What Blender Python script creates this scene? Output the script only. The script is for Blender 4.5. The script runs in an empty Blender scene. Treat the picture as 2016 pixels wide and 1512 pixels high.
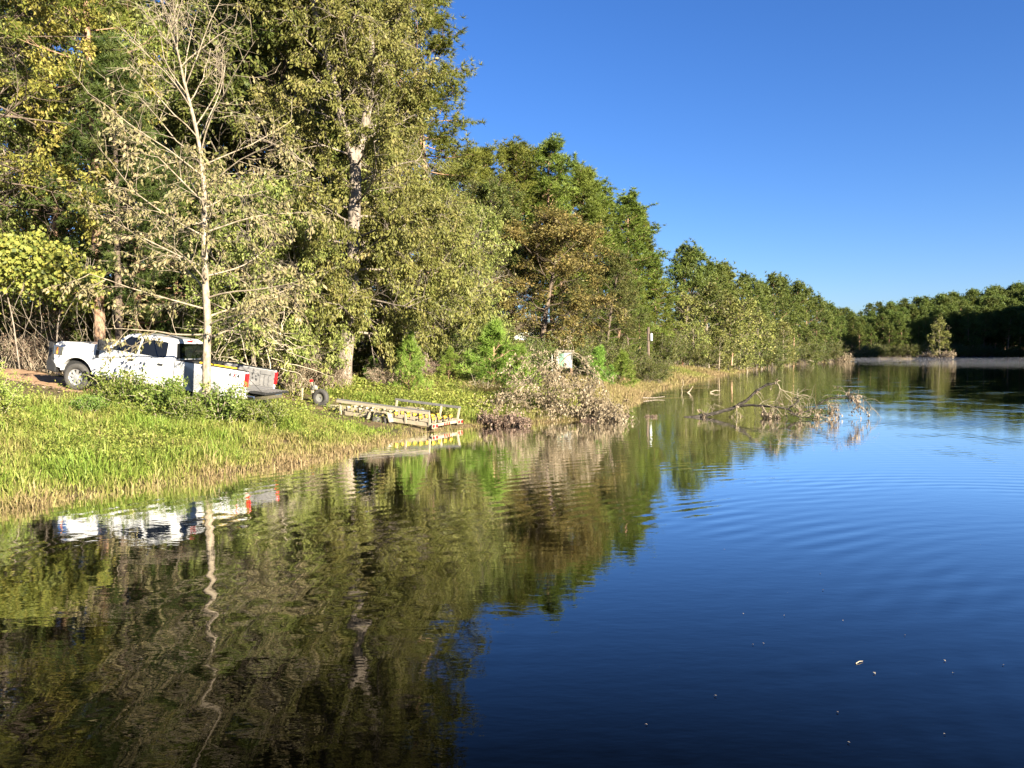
import bpy, bmesh, math, random
import numpy as np
from mathutils import Vector, Matrix, Euler
S = bpy.context.scene
COL = S.collection
R = math.radians
# ---------------------------------------------------------------- camera, sky, sun, exposure
CAMH = 2.7
cam_d = bpy.data.cameras.new('camera'); cam = bpy.data.objects.new('camera', cam_d); COL.objects.link(cam)
cam_d.sensor_width = 36; cam_d.lens = 28; cam_d.clip_end = 4000; cam_d.clip_start = 0.1
cam.location = (0, 0, CAMH); cam.rotation_euler = (R(90 - 2.3), 0, 0)
S.camera = cam
SUN_AZ, SUN_EL = R(140), R(20)          # azimuth clockwise from +Y: behind the viewer and to the right
w = bpy.data.worlds.new('World'); S.world = w; w.use_nodes = True
nt = w.node_tree; nt.nodes.clear()
sky = nt.nodes.new('ShaderNodeTexSky'); sky.sky_type = 'NISHITA'; sky.sun_disc = False
sky.sun_elevation = SUN_EL; sky.sun_rotation = SUN_AZ; sky.air_density = 1.0; sky.dust_density = 0.3; sky.ozone_density = 3.0
hs = nt.nodes.new('ShaderNodeHueSaturation'); hs.inputs['Saturation'].default_value = 1.18
tint = nt.nodes.new('ShaderNodeMix'); tint.data_type = 'RGBA'; tint.blend_type = 'MULTIPLY'; tint.inputs[0].default_value = 1; tint.inputs[7].default_value = (.46, .555, .81, 1)   # white balance of the picture
bg = nt.nodes.new('ShaderNodeBackground'); bg.inputs['Strength'].default_value = 0.05
wo = nt.nodes.new('ShaderNodeOutputWorld')
nt.links.new(sky.outputs[0], hs.inputs['Color']); nt.links.new(hs.outputs[0], tint.inputs[6]); nt.links.new(tint.outputs[2], bg.inputs[0]); nt.links.new(bg.outputs[0], wo.inputs[0])
sd_ = bpy.data.lights.new('sun', 'SUN'); sd_.energy = 5.0; sd_.angle = R(0.5); sd_.color = (1, .90, .72)
sun = bpy.data.objects.new('sun', sd_); COL.objects.link(sun)
sv = Vector((math.sin(SUN_AZ) * math.cos(SUN_EL), math.cos(SUN_AZ) * math.cos(SUN_EL), math.sin(SUN_EL)))
sun.rotation_euler = sv.to_track_quat('Z', 'Y').to_euler()
S.view_settings.view_transform = 'Standard'; S.view_settings.look = 'None'; S.view_settings.gamma = 1
S.view_settings.exposure = 2.3
cy = S.cycles
cy.max_bounces = 6; cy.diffuse_bounces = 3; cy.glossy_bounces = 3; cy.transmission_bounces = 3; cy.volume_bounces = 1; cy.transparent_max_bounces = 8
cy.use_denoising = True; cy.denoiser = 'OPENIMAGEDENOISE'; cy.adaptive_min_samples = 32; cy.sample_clamp_indirect = 4; cy.caustics_reflective = False; cy.caustics_refractive = False

# ---------------------------------------------------------------- helpers
def unit(v):
    v = np.asarray(v, float); return v / (np.linalg.norm(v, axis=-1, keepdims=True) + 1e-9)

class Acc:
    """collects vertices, quads and triangles for one mesh"""
    def __init__(s): s.V = []; s.Q = []; s.T = []; s.A = []; s.n = 0
    def add(s, V, Q=None, T=None, a=0.5):
        V = np.asarray(V, float).reshape(-1, 3)
        if Q is not None and len(Q): s.Q.append(np.asarray(Q, np.int64).reshape(-1, 4) + s.n)
        if T is not None and len(T): s.T.append(np.asarray(T, np.int64).reshape(-1, 3) + s.n)
        s.V.append(V); s.A.append(np.broadcast_to(np.asarray(a, float), (len(V),)) if np.ndim(a) < 2 else a); s.n += len(V)
    def tube(s, P, r, k=5, a=.5):
        P = np.asarray(P, float); n = len(P); r = np.broadcast_to(np.asarray(r, float), (n,))
        t = unit(P[-1] - P[0]); h = np.array([0, 0, 1.]) if abs(t[2]) < .85 else np.array([1., 0, 0])
        u = unit(np.cross(t, h)); v = np.cross(t, u)
        an = np.arange(k) * 2 * np.pi / k
        ring = np.cos(an)[:, None] * u + np.sin(an)[:, None] * v
        V = (P[:, None, :] + r[:, None, None] * ring[None]).reshape(-1, 3)
        i = np.arange(n - 1)[:, None] * k; j = np.arange(k)[None]; j2 = (j + 1) % k
        Q = np.stack([i + j, i + j2, i + k + j2, i + k + j], -1).reshape(-1, 4)
        s.add(V, Q, a=a)
    def leaves(s, P, ax, nr, L, W, a, fold=.25):
        P = np.asarray(P); ax = unit(ax); sd = unit(np.cross(ax, nr)); nn = np.cross(sd, ax)
        L = np.broadcast_to(L, (len(P),))[:, None]; W = np.broadcast_to(W, (len(P),))[:, None]
        m = P + ax * L * .45 + nn * W * fold
        V = np.stack([P, m + sd * W * .5, P + ax * L, m - sd * W * .5], 1).reshape(-1, 3)
        n = len(P); s.add(V, np.arange(n * 4).reshape(n, 4), a=np.repeat(np.broadcast_to(a, (n,)), 4))
    def mesh(s, name, colors=None):
        me = bpy.data.meshes.new(name)
        V = np.concatenate(s.V) if s.V else np.zeros((0, 3))
        Q = np.concatenate(s.Q) if s.Q else np.zeros((0, 4), np.int64)
        T = np.concatenate(s.T) if s.T else np.zeros((0, 3), np.int64)
        li = np.concatenate([Q.ravel(), T.ravel()]).astype(np.int32)
        me.vertices.add(len(V)); me.vertices.foreach_set('co', V.astype(np.float32).ravel())
        me.loops.add(len(li)); me.loops.foreach_set('vertex_index', li)
        me.polygons.add(len(Q) + len(T))
        st = np.concatenate([np.arange(len(Q)) * 4, len(Q) * 4 + np.arange(len(T)) * 3]).astype(np.int32)
        me.polygons.foreach_set('loop_start', st)
        try: me.polygons.foreach_set('loop_total', np.concatenate([np.full(len(Q), 4), np.full(len(T), 3)]).astype(np.int32))
        except Exception: pass
        at = me.attributes.new('rnd', 'FLOAT', 'POINT'); at.data.foreach_set('value', np.concatenate(s.A).astype(np.float32))
        me.update(calc_edges=True)
        return me

def link(name, me, mat, parent=None, smooth=False):
    o = bpy.data.objects.new(name, me); COL.objects.link(o); o.parent = parent
    if mat is not None and me is not None and not me.materials: me.materials.append(mat)
    if smooth: me.polygons.foreach_set('use_smooth', [True] * len(me.polygons))
    return o
def tag(o, label, cat=None, group=None, kind=None):
    if label: o['label'] = label
    if cat: o['category'] = cat
    if group: o['group'] = group
    if kind: o['kind'] = kind
    return o
def thing(name, label, cat, loc=(0, 0, 0), rot=(0, 0, 0), group=None, scale=1):
    o = bpy.data.objects.new(name, None); COL.objects.link(o); o.empty_display_size = .3
    o.location = loc; o.rotation_euler = rot; o.scale = (scale,) * 3 if np.ndim(scale) == 0 else scale
    return tag(o, label, cat, group)
def copy_tree(src, label, loc, rz=0, scale=1, group=None, parent=None):
    o = src.copy(); COL.objects.link(o); o.parent = parent
    if parent is None:
        o.location = loc; o.rotation_euler = (0, 0, rz); o.scale = (scale,) * 3 if np.ndim(scale) == 0 else scale
        tag(o, label, None, group)
    for ch in src.children: copy_tree(ch, None, None, parent=o)
    return o

# ---------------------------------------------------------------- materials
def newmat(name):
    m = bpy.data.materials.new(name); m.use_nodes = True
    return m, m.node_tree, m.node_tree.nodes['Principled BSDF'], m.node_tree.nodes['Material Output']
def plain(name, c, rough=.5, metal=0, spec=.5, var=.12, scale=6, coat=0, bump=0):
    m, t, b, o = newmat(name)
    b.inputs['Roughness'].default_value = rough; b.inputs['Metallic'].default_value = metal; b.inputs['Specular IOR Level'].default_value = spec
    b.inputs['Coat Weight'].default_value = coat
    n = t.nodes.new('ShaderNodeTexNoise'); n.inputs['Scale'].default_value = scale; n.inputs['Detail'].default_value = 6
    tc = t.nodes.new('ShaderNodeTexCoord'); t.links.new(tc.outputs['Object'], n.inputs['Vector'])
    r = t.nodes.new('ShaderNodeValToRGB'); r.color_ramp.elements[0].position = .3; r.color_ramp.elements[1].position = .7
    r.color_ramp.elements[0].color = tuple(x * (1 - var) for x in c) + (1,); r.color_ramp.elements[1].color = tuple(min(1, x * (1 + var)) for x in c) + (1,)
    t.links.new(n.outputs[0], r.inputs[0]); t.links.new(r.outputs[0], b.inputs['Base Color'])
    if bump:
        bp = t.nodes.new('ShaderNodeBump'); bp.inputs['Strength'].default_value = 1; bp.inputs['Distance'].default_value = bump
        t.links.new(n.outputs[0], bp.inputs['Height']); t.links.new(bp.outputs[0], b.inputs['Normal'])
    return m
def bark(name, c1, c2, scale=9, zs=.25, bump=.03):
    m, t, b, o = newmat(name); b.inputs['Roughness'].default_value = .9; b.inputs['Specular IOR Level'].default_value = .15
    tc = t.nodes.new('ShaderNodeTexCoord'); mp = t.nodes.new('ShaderNodeMapping'); mp.inputs['Scale'].default_value = (1, 1, zs)
    n = t.nodes.new('ShaderNodeTexNoise'); n.inputs['Scale'].default_value = scale; n.inputs['Detail'].default_value = 8; n.inputs['Roughness'].default_value = .7
    t.links.new(tc.outputs['Object'], mp.inputs[0]); t.links.new(mp.outputs[0], n.inputs['Vector'])
    r = t.nodes.new('ShaderNodeValToRGB'); r.color_ramp.elements[0].position = .35; r.color_ramp.elements[1].position = .65
    r.color_ramp.elements[0].color = c1 + (1,); r.color_ramp.elements[1].color = c2 + (1,)
    t.links.new(n.outputs[0], r.inputs[0]); t.links.new(r.outputs[0], b.inputs['Base Color'])
    bp = t.nodes.new('ShaderNodeBump'); bp.inputs['Strength'].default_value = .8; bp.inputs['Distance'].default_value = bump
    t.links.new(n.outputs[0], bp.inputs['Height']); t.links.new(bp.outputs[0], b.inputs['Normal'])
    return m
def leafmat(name, cols, transl=.35, rough=.55, hue=.02, spec=.25):
    m, t, b, o = newmat(name)
    b.inputs['Roughness'].default_value = rough; b.inputs['Specular IOR Level'].default_value = spec
    a = t.nodes.new('ShaderNodeAttribute'); a.attribute_name = 'rnd'
    r = t.nodes.new('ShaderNodeValToRGB'); e = r.color_ramp.elements
    while len(e) < len(cols): e.new(.5)
    for i, c in enumerate(cols): e[i].position = i / max(1, len(cols) - 1); e[i].color = tuple(c) + (1,)
    t.links.new(a.outputs['Fac'], r.inputs[0])
    oi = t.nodes.new('ShaderNodeObjectInfo'); h = t.nodes.new('ShaderNodeHueSaturation')
    mr = t.nodes.new('ShaderNodeMapRange'); mr.inputs['To Min'].default_value = .5 - hue; mr.inputs['To Max'].default_value = .5 + hue
    mv = t.nodes.new('ShaderNodeMapRange'); mv.inputs['To Min'].default_value = .82; mv.inputs['To Max'].default_value = 1.18
    t.links.new(oi.outputs['Random'], mr.inputs['Value']); t.links.new(oi.outputs['Random'], mv.inputs['Value'])
    t.links.new(mr.outputs[0], h.inputs['Hue']); t.links.new(mv.outputs[0], h.inputs['Value']); t.links.new(r.outputs[0], h.inputs['Color'])
    tr = t.nodes.new('ShaderNodeBsdfTranslucent'); mx = t.nodes.new('ShaderNodeMixShader'); mx.inputs[0].default_value = transl
    t.links.new(h.outputs[0], b.inputs['Base Color']); t.links.new(h.outputs[0], tr.inputs['Color'])
    t.links.new(b.outputs[0], mx.inputs[1]); t.links.new(tr.outputs[0], mx.inputs[2]); t.links.new(mx.outputs[0], o.inputs['Surface'])
    return m
OLIVE = leafmat('leaf_olive', [(.045, .06, .012), (.13, .15, .033), (.24, .245, .065), (.33, .28, .11)])
GOLD = leafmat('leaf_gold', [(.08, .095, .016), (.18, .185, .036), (.27, .24, .05), (.31, .23, .075)])
TAN = leafmat('leaf_tan', [(.08, .085, .02), (.16, .15, .04), (.23, .19, .055), (.28, .20, .065)])
GREEN = leafmat('leaf_green', [(.03, .05, .01), (.075, .10, .02), (.13, .14, .035), (.19, .17, .06)])
PINE = leafmat('pine_needles', [(.06, .08, .012), (.115, .145, .022), (.17, .195, .035)], .25)
PINEF = leafmat('far_pine_needles', [(.045, .065, .012), (.09, .12, .022), (.14, .165, .035)], .2, hue=.015)
YPINE = leafmat('young_pine_needles', [(.09, .15, .022), (.17, .26, .04), (.23, .32, .06)], .3)
CEDAR = leafmat('cedar_sprays', [(.025, .04, .008), (.055, .08, .015), (.10, .115, .03)], .2)
DRY = leafmat('dry_leaves', [(.09, .09, .035), (.17, .15, .065), (.26, .205, .11), (.30, .225, .13)], .3)
BROWN = leafmat('brown_leaves', [(.06, .04, .026), (.17, .12, .08), (.28, .21, .15), (.35, .28, .21)], .25)
VINE = leafmat('vine_leaves', [(.055, .072, .014), (.14, .16, .03), (.24, .24, .05), (.31, .26, .06)], .4)
SHRUB = leafmat('shrub_leaves', [(.05, .08, .015), (.11, .17, .03), (.19, .24, .05), (.25, .27, .07)], .4)
WEED = leafmat('weed_leaves', [(.08, .11, .02), (.20, .25, .045), (.30, .33, .07), (.32, .27, .09)], .4)
REDLEAF = leafmat('red_leaves', [(.22, .05, .02), (.38, .08, .03), (.42, .13, .05)], .4)
GRASS = leafmat('grass_blades', [(.34, .25, .13), (.30, .25, .10), (.25, .27, .06), (.17, .25, .035)], .4, hue=0)
B_PALE = bark('bark_pale', (.12, .095, .065), (.36, .30, .22), 7, .6)
B_GREY = bark('bark_grey', (.08, .065, .05), (.30, .25, .20), 8)
B_DARK = bark('bark_dark', (.05, .04, .03), (.16, .12, .09))
B_PINE = bark('bark_pine', (.16, .09, .055), (.40, .26, .17), 8, .4, .05)
B_DEAD = bark('bark_dead', (.008, .007, .006), (.07, .06, .05), 9, 1)
GREYTWIG = bark('bark_grey_twig', (.14, .115, .08), (.32, .27, .19), 5, 1)
TWIG = bark('bark_twig', (.26, .22, .15), (.46, .40, .29), 5, 1)

# ---------------------------------------------------------------- terrain and lake
LAKE = np.array([(-16, -60), (-12, -10), (-10, 5), (-9.2, 11), (-8.7, 13.6), (-7.7, 15.2), (-6.6, 17.1), (-4.95, 19.2), (-3.9, 23.4), (-3.1, 26.2),
                 (-1.2, 28.8), (1, 30.3), (3.5, 32.8), (5.2, 37.5), (6.9, 43.6), (10, 56), (14, 68), (21.6, 86), (36, 121), (50, 151), (62, 176), (78, 206), (90, 222),
                 (97, 233), (94, 246), (84, 262), (98, 283), (115, 297), (150, 305), (190, 316), (214, 324), (205, 306), (184, 272), (166, 244), (170, 225),
                 (182, 195), (170, 110), (140, 20), (120, -60)], float)
def lake_sd(x, y):
    """distance inland from the waterline, negative over the lake"""
    x = np.asarray(x, float); y = np.asarray(y, float); P = np.stack([x.ravel(), y.ravel()], -1)
    d = np.full(len(P), 1e9); ins = np.zeros(len(P), bool)
    for i in range(len(LAKE)):
        a, b = LAKE[i], LAKE[(i + 1) % len(LAKE)]; ab = b - a
        t = np.clip(((P - a) @ ab) / (ab @ ab), 0, 1)
        d = np.minimum(d, np.linalg.norm(P - a - t[:, None] * ab, axis=1))
        c = ((a[1] > P[:, 1]) != (b[1] > P[:, 1]))
        xx = a[0] + (P[:, 1] - a[1]) * ab[0] / (ab[1] if ab[1] else 1e-9)
        ins ^= c & (P[:, 0] < xx)
    return np.where(ins, -d, d).reshape(x.shape)
def snoise(x, y, s, ph=0.):
    return (np.sin(x * s + 1.3 * np.sin(y * s * .7 + ph) + ph) + np.sin(y * s * 1.1 - 1.1 * np.sin(x * s * .8 + 2 + ph)) + np.sin((x + y) * s * .57 + ph * 2)) / 3
TR0, TR1 = np.array([-7.0, 25.0]), np.array([-17.5, 26.7])
def seg_d(x, y, a, b):
    ab = b - a; t = np.clip(((x - a[0]) * ab[0] + (y - a[1]) * ab[1]) / (ab @ ab), 0, 1)
    return np.hypot(x - a[0] - t * ab[0], y - a[1] - t * ab[1])
def ground(x, y):
    x = np.asarray(x, float); y = np.asarray(y, float)
    s = lake_sd(x, y)
    z = np.interp(s, [-8, -1, 0, .6, 4, 9, 15, 25, 50, 120, 400], [-2.2, -.3, -.04, .10, .62, 1.40, 1.75, 2.3, 4.0, 7, 12])
    z = z + snoise(x, y, .9) * .07 * np.clip(s / 3, 0, 1) + snoise(x, y, .21, 1) * .2 * np.clip(s / 12, 0, 1)
    far = np.clip((y - 240) / 60, 0, 1); z = z + far * np.clip(s, 0, 90) * .10
    rb = np.clip((x - 150) / 30, 0, 1) * np.clip((300 - y) / 25, 0, 1); z = z + rb * np.clip(s, 0, 60) * .28
    k = np.clip((3.2 - seg_d(x, y, TR0, TR1)) / 1.4, 0, 1); k = k * k * (3 - 2 * k)
    ramp = .87 - (x + 9.2) * .1465
    return z * (1 - k) + np.clip(ramp, .2, 2.1) * k
def gz(x, y): return float(ground(np.array([x]), np.array([y]))[0])
def sheet(xs, ys, zf):
    X, Y = np.meshgrid(xs, ys, indexing='ij'); Z = zf(X, Y); a = Acc()
    nx, ny = X.shape; i = np.arange(nx - 1)[:, None] * ny + np.arange(ny - 1)[None]
    a.add(np.stack([X, Y, Z], -1).reshape(-1, 3), np.stack([i, i + ny, i + ny + 1, i + 1], -1).reshape(-1, 4)); return a
xs = np.unique(np.concatenate([np.linspace(-900, -60, 14), np.linspace(-60, -22, 24), np.arange(-22, 12, .4), np.linspace(12, 60, 50), np.linspace(60, 300, 80), np.linspace(300, 1200, 14)]))
ys = np.unique(np.concatenate([np.linspace(-300, 8, 20), np.arange(8, 46, .4), np.linspace(46, 120, 60), np.linspace(120, 380, 100), np.linspace(380, 1800, 14)]))
def ground_mat():
    m, t, b, o = newmat('forest_floor'); b.inputs['Roughness'].default_value = .95; b.inputs['Specular IOR Level'].default_value = .1
    n = t.nodes.new('ShaderNodeTexNoise'); n.inputs['Scale'].default_value = .9; n.inputs['Detail'].default_value = 10; n.inputs['Roughness'].default_value = .75
    g = t.nodes.new('ShaderNodeNewGeometry'); t.links.new(g.outputs['Position'], n.inputs['Vector'])
    r = t.nodes.new('ShaderNodeValToRGB'); e = r.color_ramp.elements; e.new(.5)
    for i, (p, c) in enumerate(((.35, (.05, .055, .02)), (.5, (.10, .075, .04)), (.66, (.20, .14, .08)))): e[i].position = p; e[i].color = c + (1,)
    t.links.new(n.outputs[0], r.inputs[0]); t.links.new(r.outputs[0], b.inputs['Base Color'])
    bp = t.nodes.new('ShaderNodeBump'); bp.inputs['Distance'].default_value = .08; t.links.new(n.outputs[0], bp.inputs['Height']); t.links.new(bp.outputs[0], b.inputs['Normal'])
    return m
FLOOR = ground_mat()
g = link('ground', sheet(xs, ys, ground).mesh('ground'), FLOOR, smooth=True)
tag(g, 'leaf littered forest floor and grassy lake bank', 'ground', kind='structure')
DIRT = plain('dirt', (.30, .19, .115), .95, spec=.1, var=.3, scale=3, bump=.03)
def drive_pt(u, v):
    """u along the drive from the water's edge inland, v across"""
    c = TR0 + (TR1 - TR0) / np.linalg.norm(TR1 - TR0) * 0
    d = unit(TR1 - TR0); nrm = np.array([-d[1], d[0]])
    return TR0[0] + d[0] * u + nrm[0] * v, TR0[1] + d[1] * u + nrm[1] * v
U, Vv = np.meshgrid(np.linspace(2.2, 26, 70), np.linspace(-1.7, 1.7, 10), indexing='ij')
vv = Vv * (1 + .12 * np.sin(U * 1.3) + .08 * np.sin(U * 3.1 + 1))
dx, dy = drive_pt(U, vv); a = Acc(); i = np.arange(69)[:, None] * 10 + np.arange(9)[None]
a.add(np.stack([dx, dy, ground(dx, dy) + .015 - .03 * (np.abs(Vv) > 1.6)], -1).reshape(-1, 3), np.stack([i, i + 10, i + 11, i + 1], -1).reshape(-1, 4))
tag(link('dirt_road', a.mesh('dirt_road'), DIRT, smooth=True), 'bare reddish dirt drive under and ahead of the pickup', 'road', kind='structure')

def water_mat():
    m, t, b, o = newmat('lake_water')
    g = t.nodes.new('ShaderNodeNewGeometry')
    def mapped(loc, sc, rot=0):
        mp = t.nodes.new('ShaderNodeMapping'); mp.inputs['Location'].default_value = loc; mp.inputs['Scale'].default_value = sc; mp.inputs['Rotation'].default_value = (0, 0, rot)
        t.links.new(g.outputs['Position'], mp.inputs[0]); return mp.outputs[0]
    def noise(vec, s, det=2):
        n = t.nodes.new('ShaderNodeTexNoise'); n.inputs['Scale'].default_value = s; n.inputs['Detail'].default_value = det
        t.links.new(vec, n.inputs['Vector']); return n.outputs[0]
    def M(op, a_, b_=None, c_=None):
        n = t.nodes.new('ShaderNodeMath'); n.operation = op
        for k, v in enumerate((a_, b_, c_)):
            if v is None: continue
            if isinstance(v, (int, float)): n.inputs[k].default_value = v
            else: t.links.new(v, n.inputs[k])
        return n.outputs[0]
    h = M('MULTIPLY', noise(mapped((0, 0, 0), (.8, 2.0, 1), .35), 1.0), .0011)
    h = M('ADD', h, M('MULTIPLY', noise(mapped((3, 1, 0), (1, 2.2, 1), -.2), 3.2), .0011))
    h = M('ADD', h, M('MULTIPLY', noise(mapped((5, 2, 0), (1, 2.6, 1), .1), 9.), .00022))
    for (cx, cy_, k, amp) in ((9, 5, 15., .00055), (-1.0, 24, 12., .0004)):      # rings spreading over the calm lake
        vl = t.nodes.new('ShaderNodeVectorMath'); vl.operation = 'LENGTH'; t.links.new(mapped((-cx, -cy_, 0), (1, 1, 0)), vl.inputs[0])
        ph = M('ADD', M('MULTIPLY', vl.outputs['Value'], k), M('MULTIPLY', noise(mapped((0, 0, 0), (1, 1, 1)), .35), 9))
        mod = M('MAXIMUM', M('SUBTRACT', noise(mapped((7, 2, 0), (1, 1, 1)), .3), .42), 0)
        h = M('ADD', h, M('MULTIPLY', M('MULTIPLY', M('SINE', ph), mod), amp * 9))
    bp = t.nodes.new('ShaderNodeBump'); bp.inputs['Strength'].default_value = 1; bp.inputs['Distance'].default_value = 1
    t.links.new(h, bp.inputs['Height'])
    df = t.nodes.new('ShaderNodeBsdfDiffuse'); df.inputs['Color'].default_value = (.0005, .0005, .0003, 1)
    gl = t.nodes.new('ShaderNodeBsdfGlossy'); gl.inputs['Color'].default_value = (1, 1, 1, 1); gl.inputs['Roughness'].default_value = .015
    fr = t.nodes.new('ShaderNodeFresnel'); fr.inputs['IOR'].default_value = 1.333
    for q in (gl, fr): t.links.new(bp.outputs[0], q.inputs['Normal'])
    mr = t.nodes.new('ShaderNodeMapRange'); mr.inputs['From Min'].default_value = .058; mr.inputs['From Max'].default_value = .42; t.links.new(fr.outputs[0], mr.inputs['Value'])
    mx = t.nodes.new('ShaderNodeMixShader'); t.links.new(mr.outputs[0], mx.inputs[0]); t.links.new(df.outputs[0], mx.inputs[1]); t.links.new(gl.outputs[0], mx.inputs[2]); t.links.new(mx.outputs[0], o.inputs['Surface'])
    t.nodes.remove(b)
    return m
a = Acc(); a.add([(-30, -80, 0), (330, -80, 0), (330, 350, 0), (-30, 350, 0)], [(0, 1, 2, 3)])
tag(link('lake_water', a.mesh('lake_water'), water_mat()), 'calm dark lake mirroring trees and blue sky', 'lake', kind='structure')

# ---------------------------------------------------------------- plant builders
def polyl(rng, p, d, L, n, wob, up=0.):
    pts = [np.array(p, float)]; d = unit(d)
    for i in range(n):
        d = d + rng.normal(0, wob, 3); d[2] += up / n; d = d / np.linalg.norm(d)
        pts.append(pts[-1] + d * (L / n))
    return np.array(pts)
def at_t(P, t):
    f = t * (len(P) - 1); i = min(int(f), len(P) - 2); return P[i] + (P[i + 1] - P[i]) * (f - i)
def dir_t(P, t):
    i = min(int(t * (len(P) - 1)), len(P) - 2); return unit(P[i + 1] - P[i])
def side(rng, d, ang):
    """a direction turned away from d by ang, at a random roll"""
    r = unit(rng.normal(0, 1, 3)); p = unit(r - (r @ d) * d); return d * math.cos(ang) + p * math.sin(ang)
def scatter_leaves(rng, acc, twigs, n, L, W, droop, spread, base=None, jit=.3, patch=.62):
    """n leaves along every twig"""
    T = np.array([[at_t(t, f) for f in (0, .5, 1)] for t in twigs])
    k = len(T); tone = np.repeat(np.clip(rng.normal(.5, .22, k), 0, 1), n)
    f = rng.uniform(.1, 1, (k, n, 1))
    P = np.where(f < .5, T[:, None, 0] * (1 - 2 * f) + T[:, None, 1] * 2 * f, T[:, None, 1] * (2 - 2 * f) + T[:, None, 2] * (2 * f - 1)).reshape(-1, 3)
    D = np.repeat(unit(T[:, 2] - T[:, 0]), n, 0)
    N = len(P); ax = D * .5 + rng.normal(0, .75, (N, 3)); ax[:, 2] -= droop
    P = P + rng.normal(0, spread, (N, 3))
    a = np.clip(tone * patch + rng.uniform(0, 1, N) * (1 - patch), 0, 1)
    s = rng.uniform(.65, 1.25, N)
    acc.leaves(P, ax, rng.normal(0, 1, (N, 3)) + np.array([0, 0, .6]), L * s, W * s, a)

def deciduous(seed, H, r0, clear, nl, spread, leafmat_, barkmat, name, nleaf=16, L=.14, W=.06, droop=.8, subs=7, twigs=5, fork=False, lean=(0, 0), low=-5, high=60, envp=.7, lspread=.12, tl=(.5, 1.1), bare_above=None, core=.3):
    rng = np.random.default_rng(seed); wood = Acc(); lf = Acc(); tw = []
    n = 12
    trunks = []
    if fork:
        P = polyl(rng, (0, 0, -.3), (lean[0], lean[1], 1), H * .45, 7, .05, .1); wood.tube(P, np.linspace(r0 * 1.15, r0 * .85, 8), 9)
        for s in (-1, 1):
            Q = polyl(rng, P[-1] - np.array([0, 0, .1]), (s * .27, rng.uniform(-.2, .2), 1), H * .55, 8, .09, .6)
            wood.tube(Q, np.linspace(r0 * .75, r0 * .08, 9), 7); trunks.append((np.vstack([P, Q[1:]]), r0 * .8))
    else:
        P = polyl(rng, (0, 0, -.3), (lean[0], lean[1], 1), H, n, .05, .15); rr = r0 * (1 - np.linspace(0, 1, n + 1)) ** .8 + .012; rr[0] *= 1.3; wood.tube(P, rr, 9); trunks.append((P, r0))
    for i in range(nl):
        T, rb = trunks[i % len(trunks)]
        u = (i + rng.uniform(0, 1)) / nl; t = clear + (1 - clear) * u * .98
        b = at_t(T, t); az = i * 2.399 + rng.uniform(-.4, .4)
        el = R(low + (high - low) * u + rng.uniform(-12, 12))
        env = max(.12, math.sin(math.pi * (.22 + .74 * u)) ** envp)
        ln = spread * env * rng.uniform(.75, 1.15)
        d = (math.cos(az) * math.cos(el), math.sin(az) * math.cos(el), math.sin(el))
        B = polyl(rng, b, d, ln, 6, .10, .15); r1 = max(.018, rb * .33 * (1 - t * .55)); wood.tube(B, np.linspace(r1, .008, 7), 5)
        for j in range(subs):
            tt = .22 + .78 * (j + rng.uniform(0, 1)) / subs; dd = dir_t(B, tt); full = rng.uniform() < .62
            C = polyl(rng, at_t(B, tt), side(rng, dd, R(rng.uniform(35, 65))), ln * .42 * (1.15 - .6 * tt), 4, .14, rng.uniform(-.3, .3))
            wood.tube(C, np.linspace(max(.009, r1 * .35), .005, 5), 4)
            for k in range(twigs):
                t3 = .2 + .8 * (k + rng.uniform(0, 1)) / twigs
                E = polyl(rng, at_t(C, t3), side(rng, dir_t(C, t3), R(rng.uniform(25, 60))), rng.uniform(*tl), 2, .2, -.2 * droop)
                wood.tube(E, np.array([.007, .005, .003]), 3)
                if (bare_above is None and tt > core and full) or (bare_above is not None and E[-1][2] < bare_above + rng.normal(0, .06) * H): tw.append(E)
    scatter_leaves(rng, lf, tw, nleaf, L, W, droop, lspread)
    return wood.mesh(name + '_trunk'), lf.mesh(name + '_crown'), barkmat, leafmat_

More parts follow.
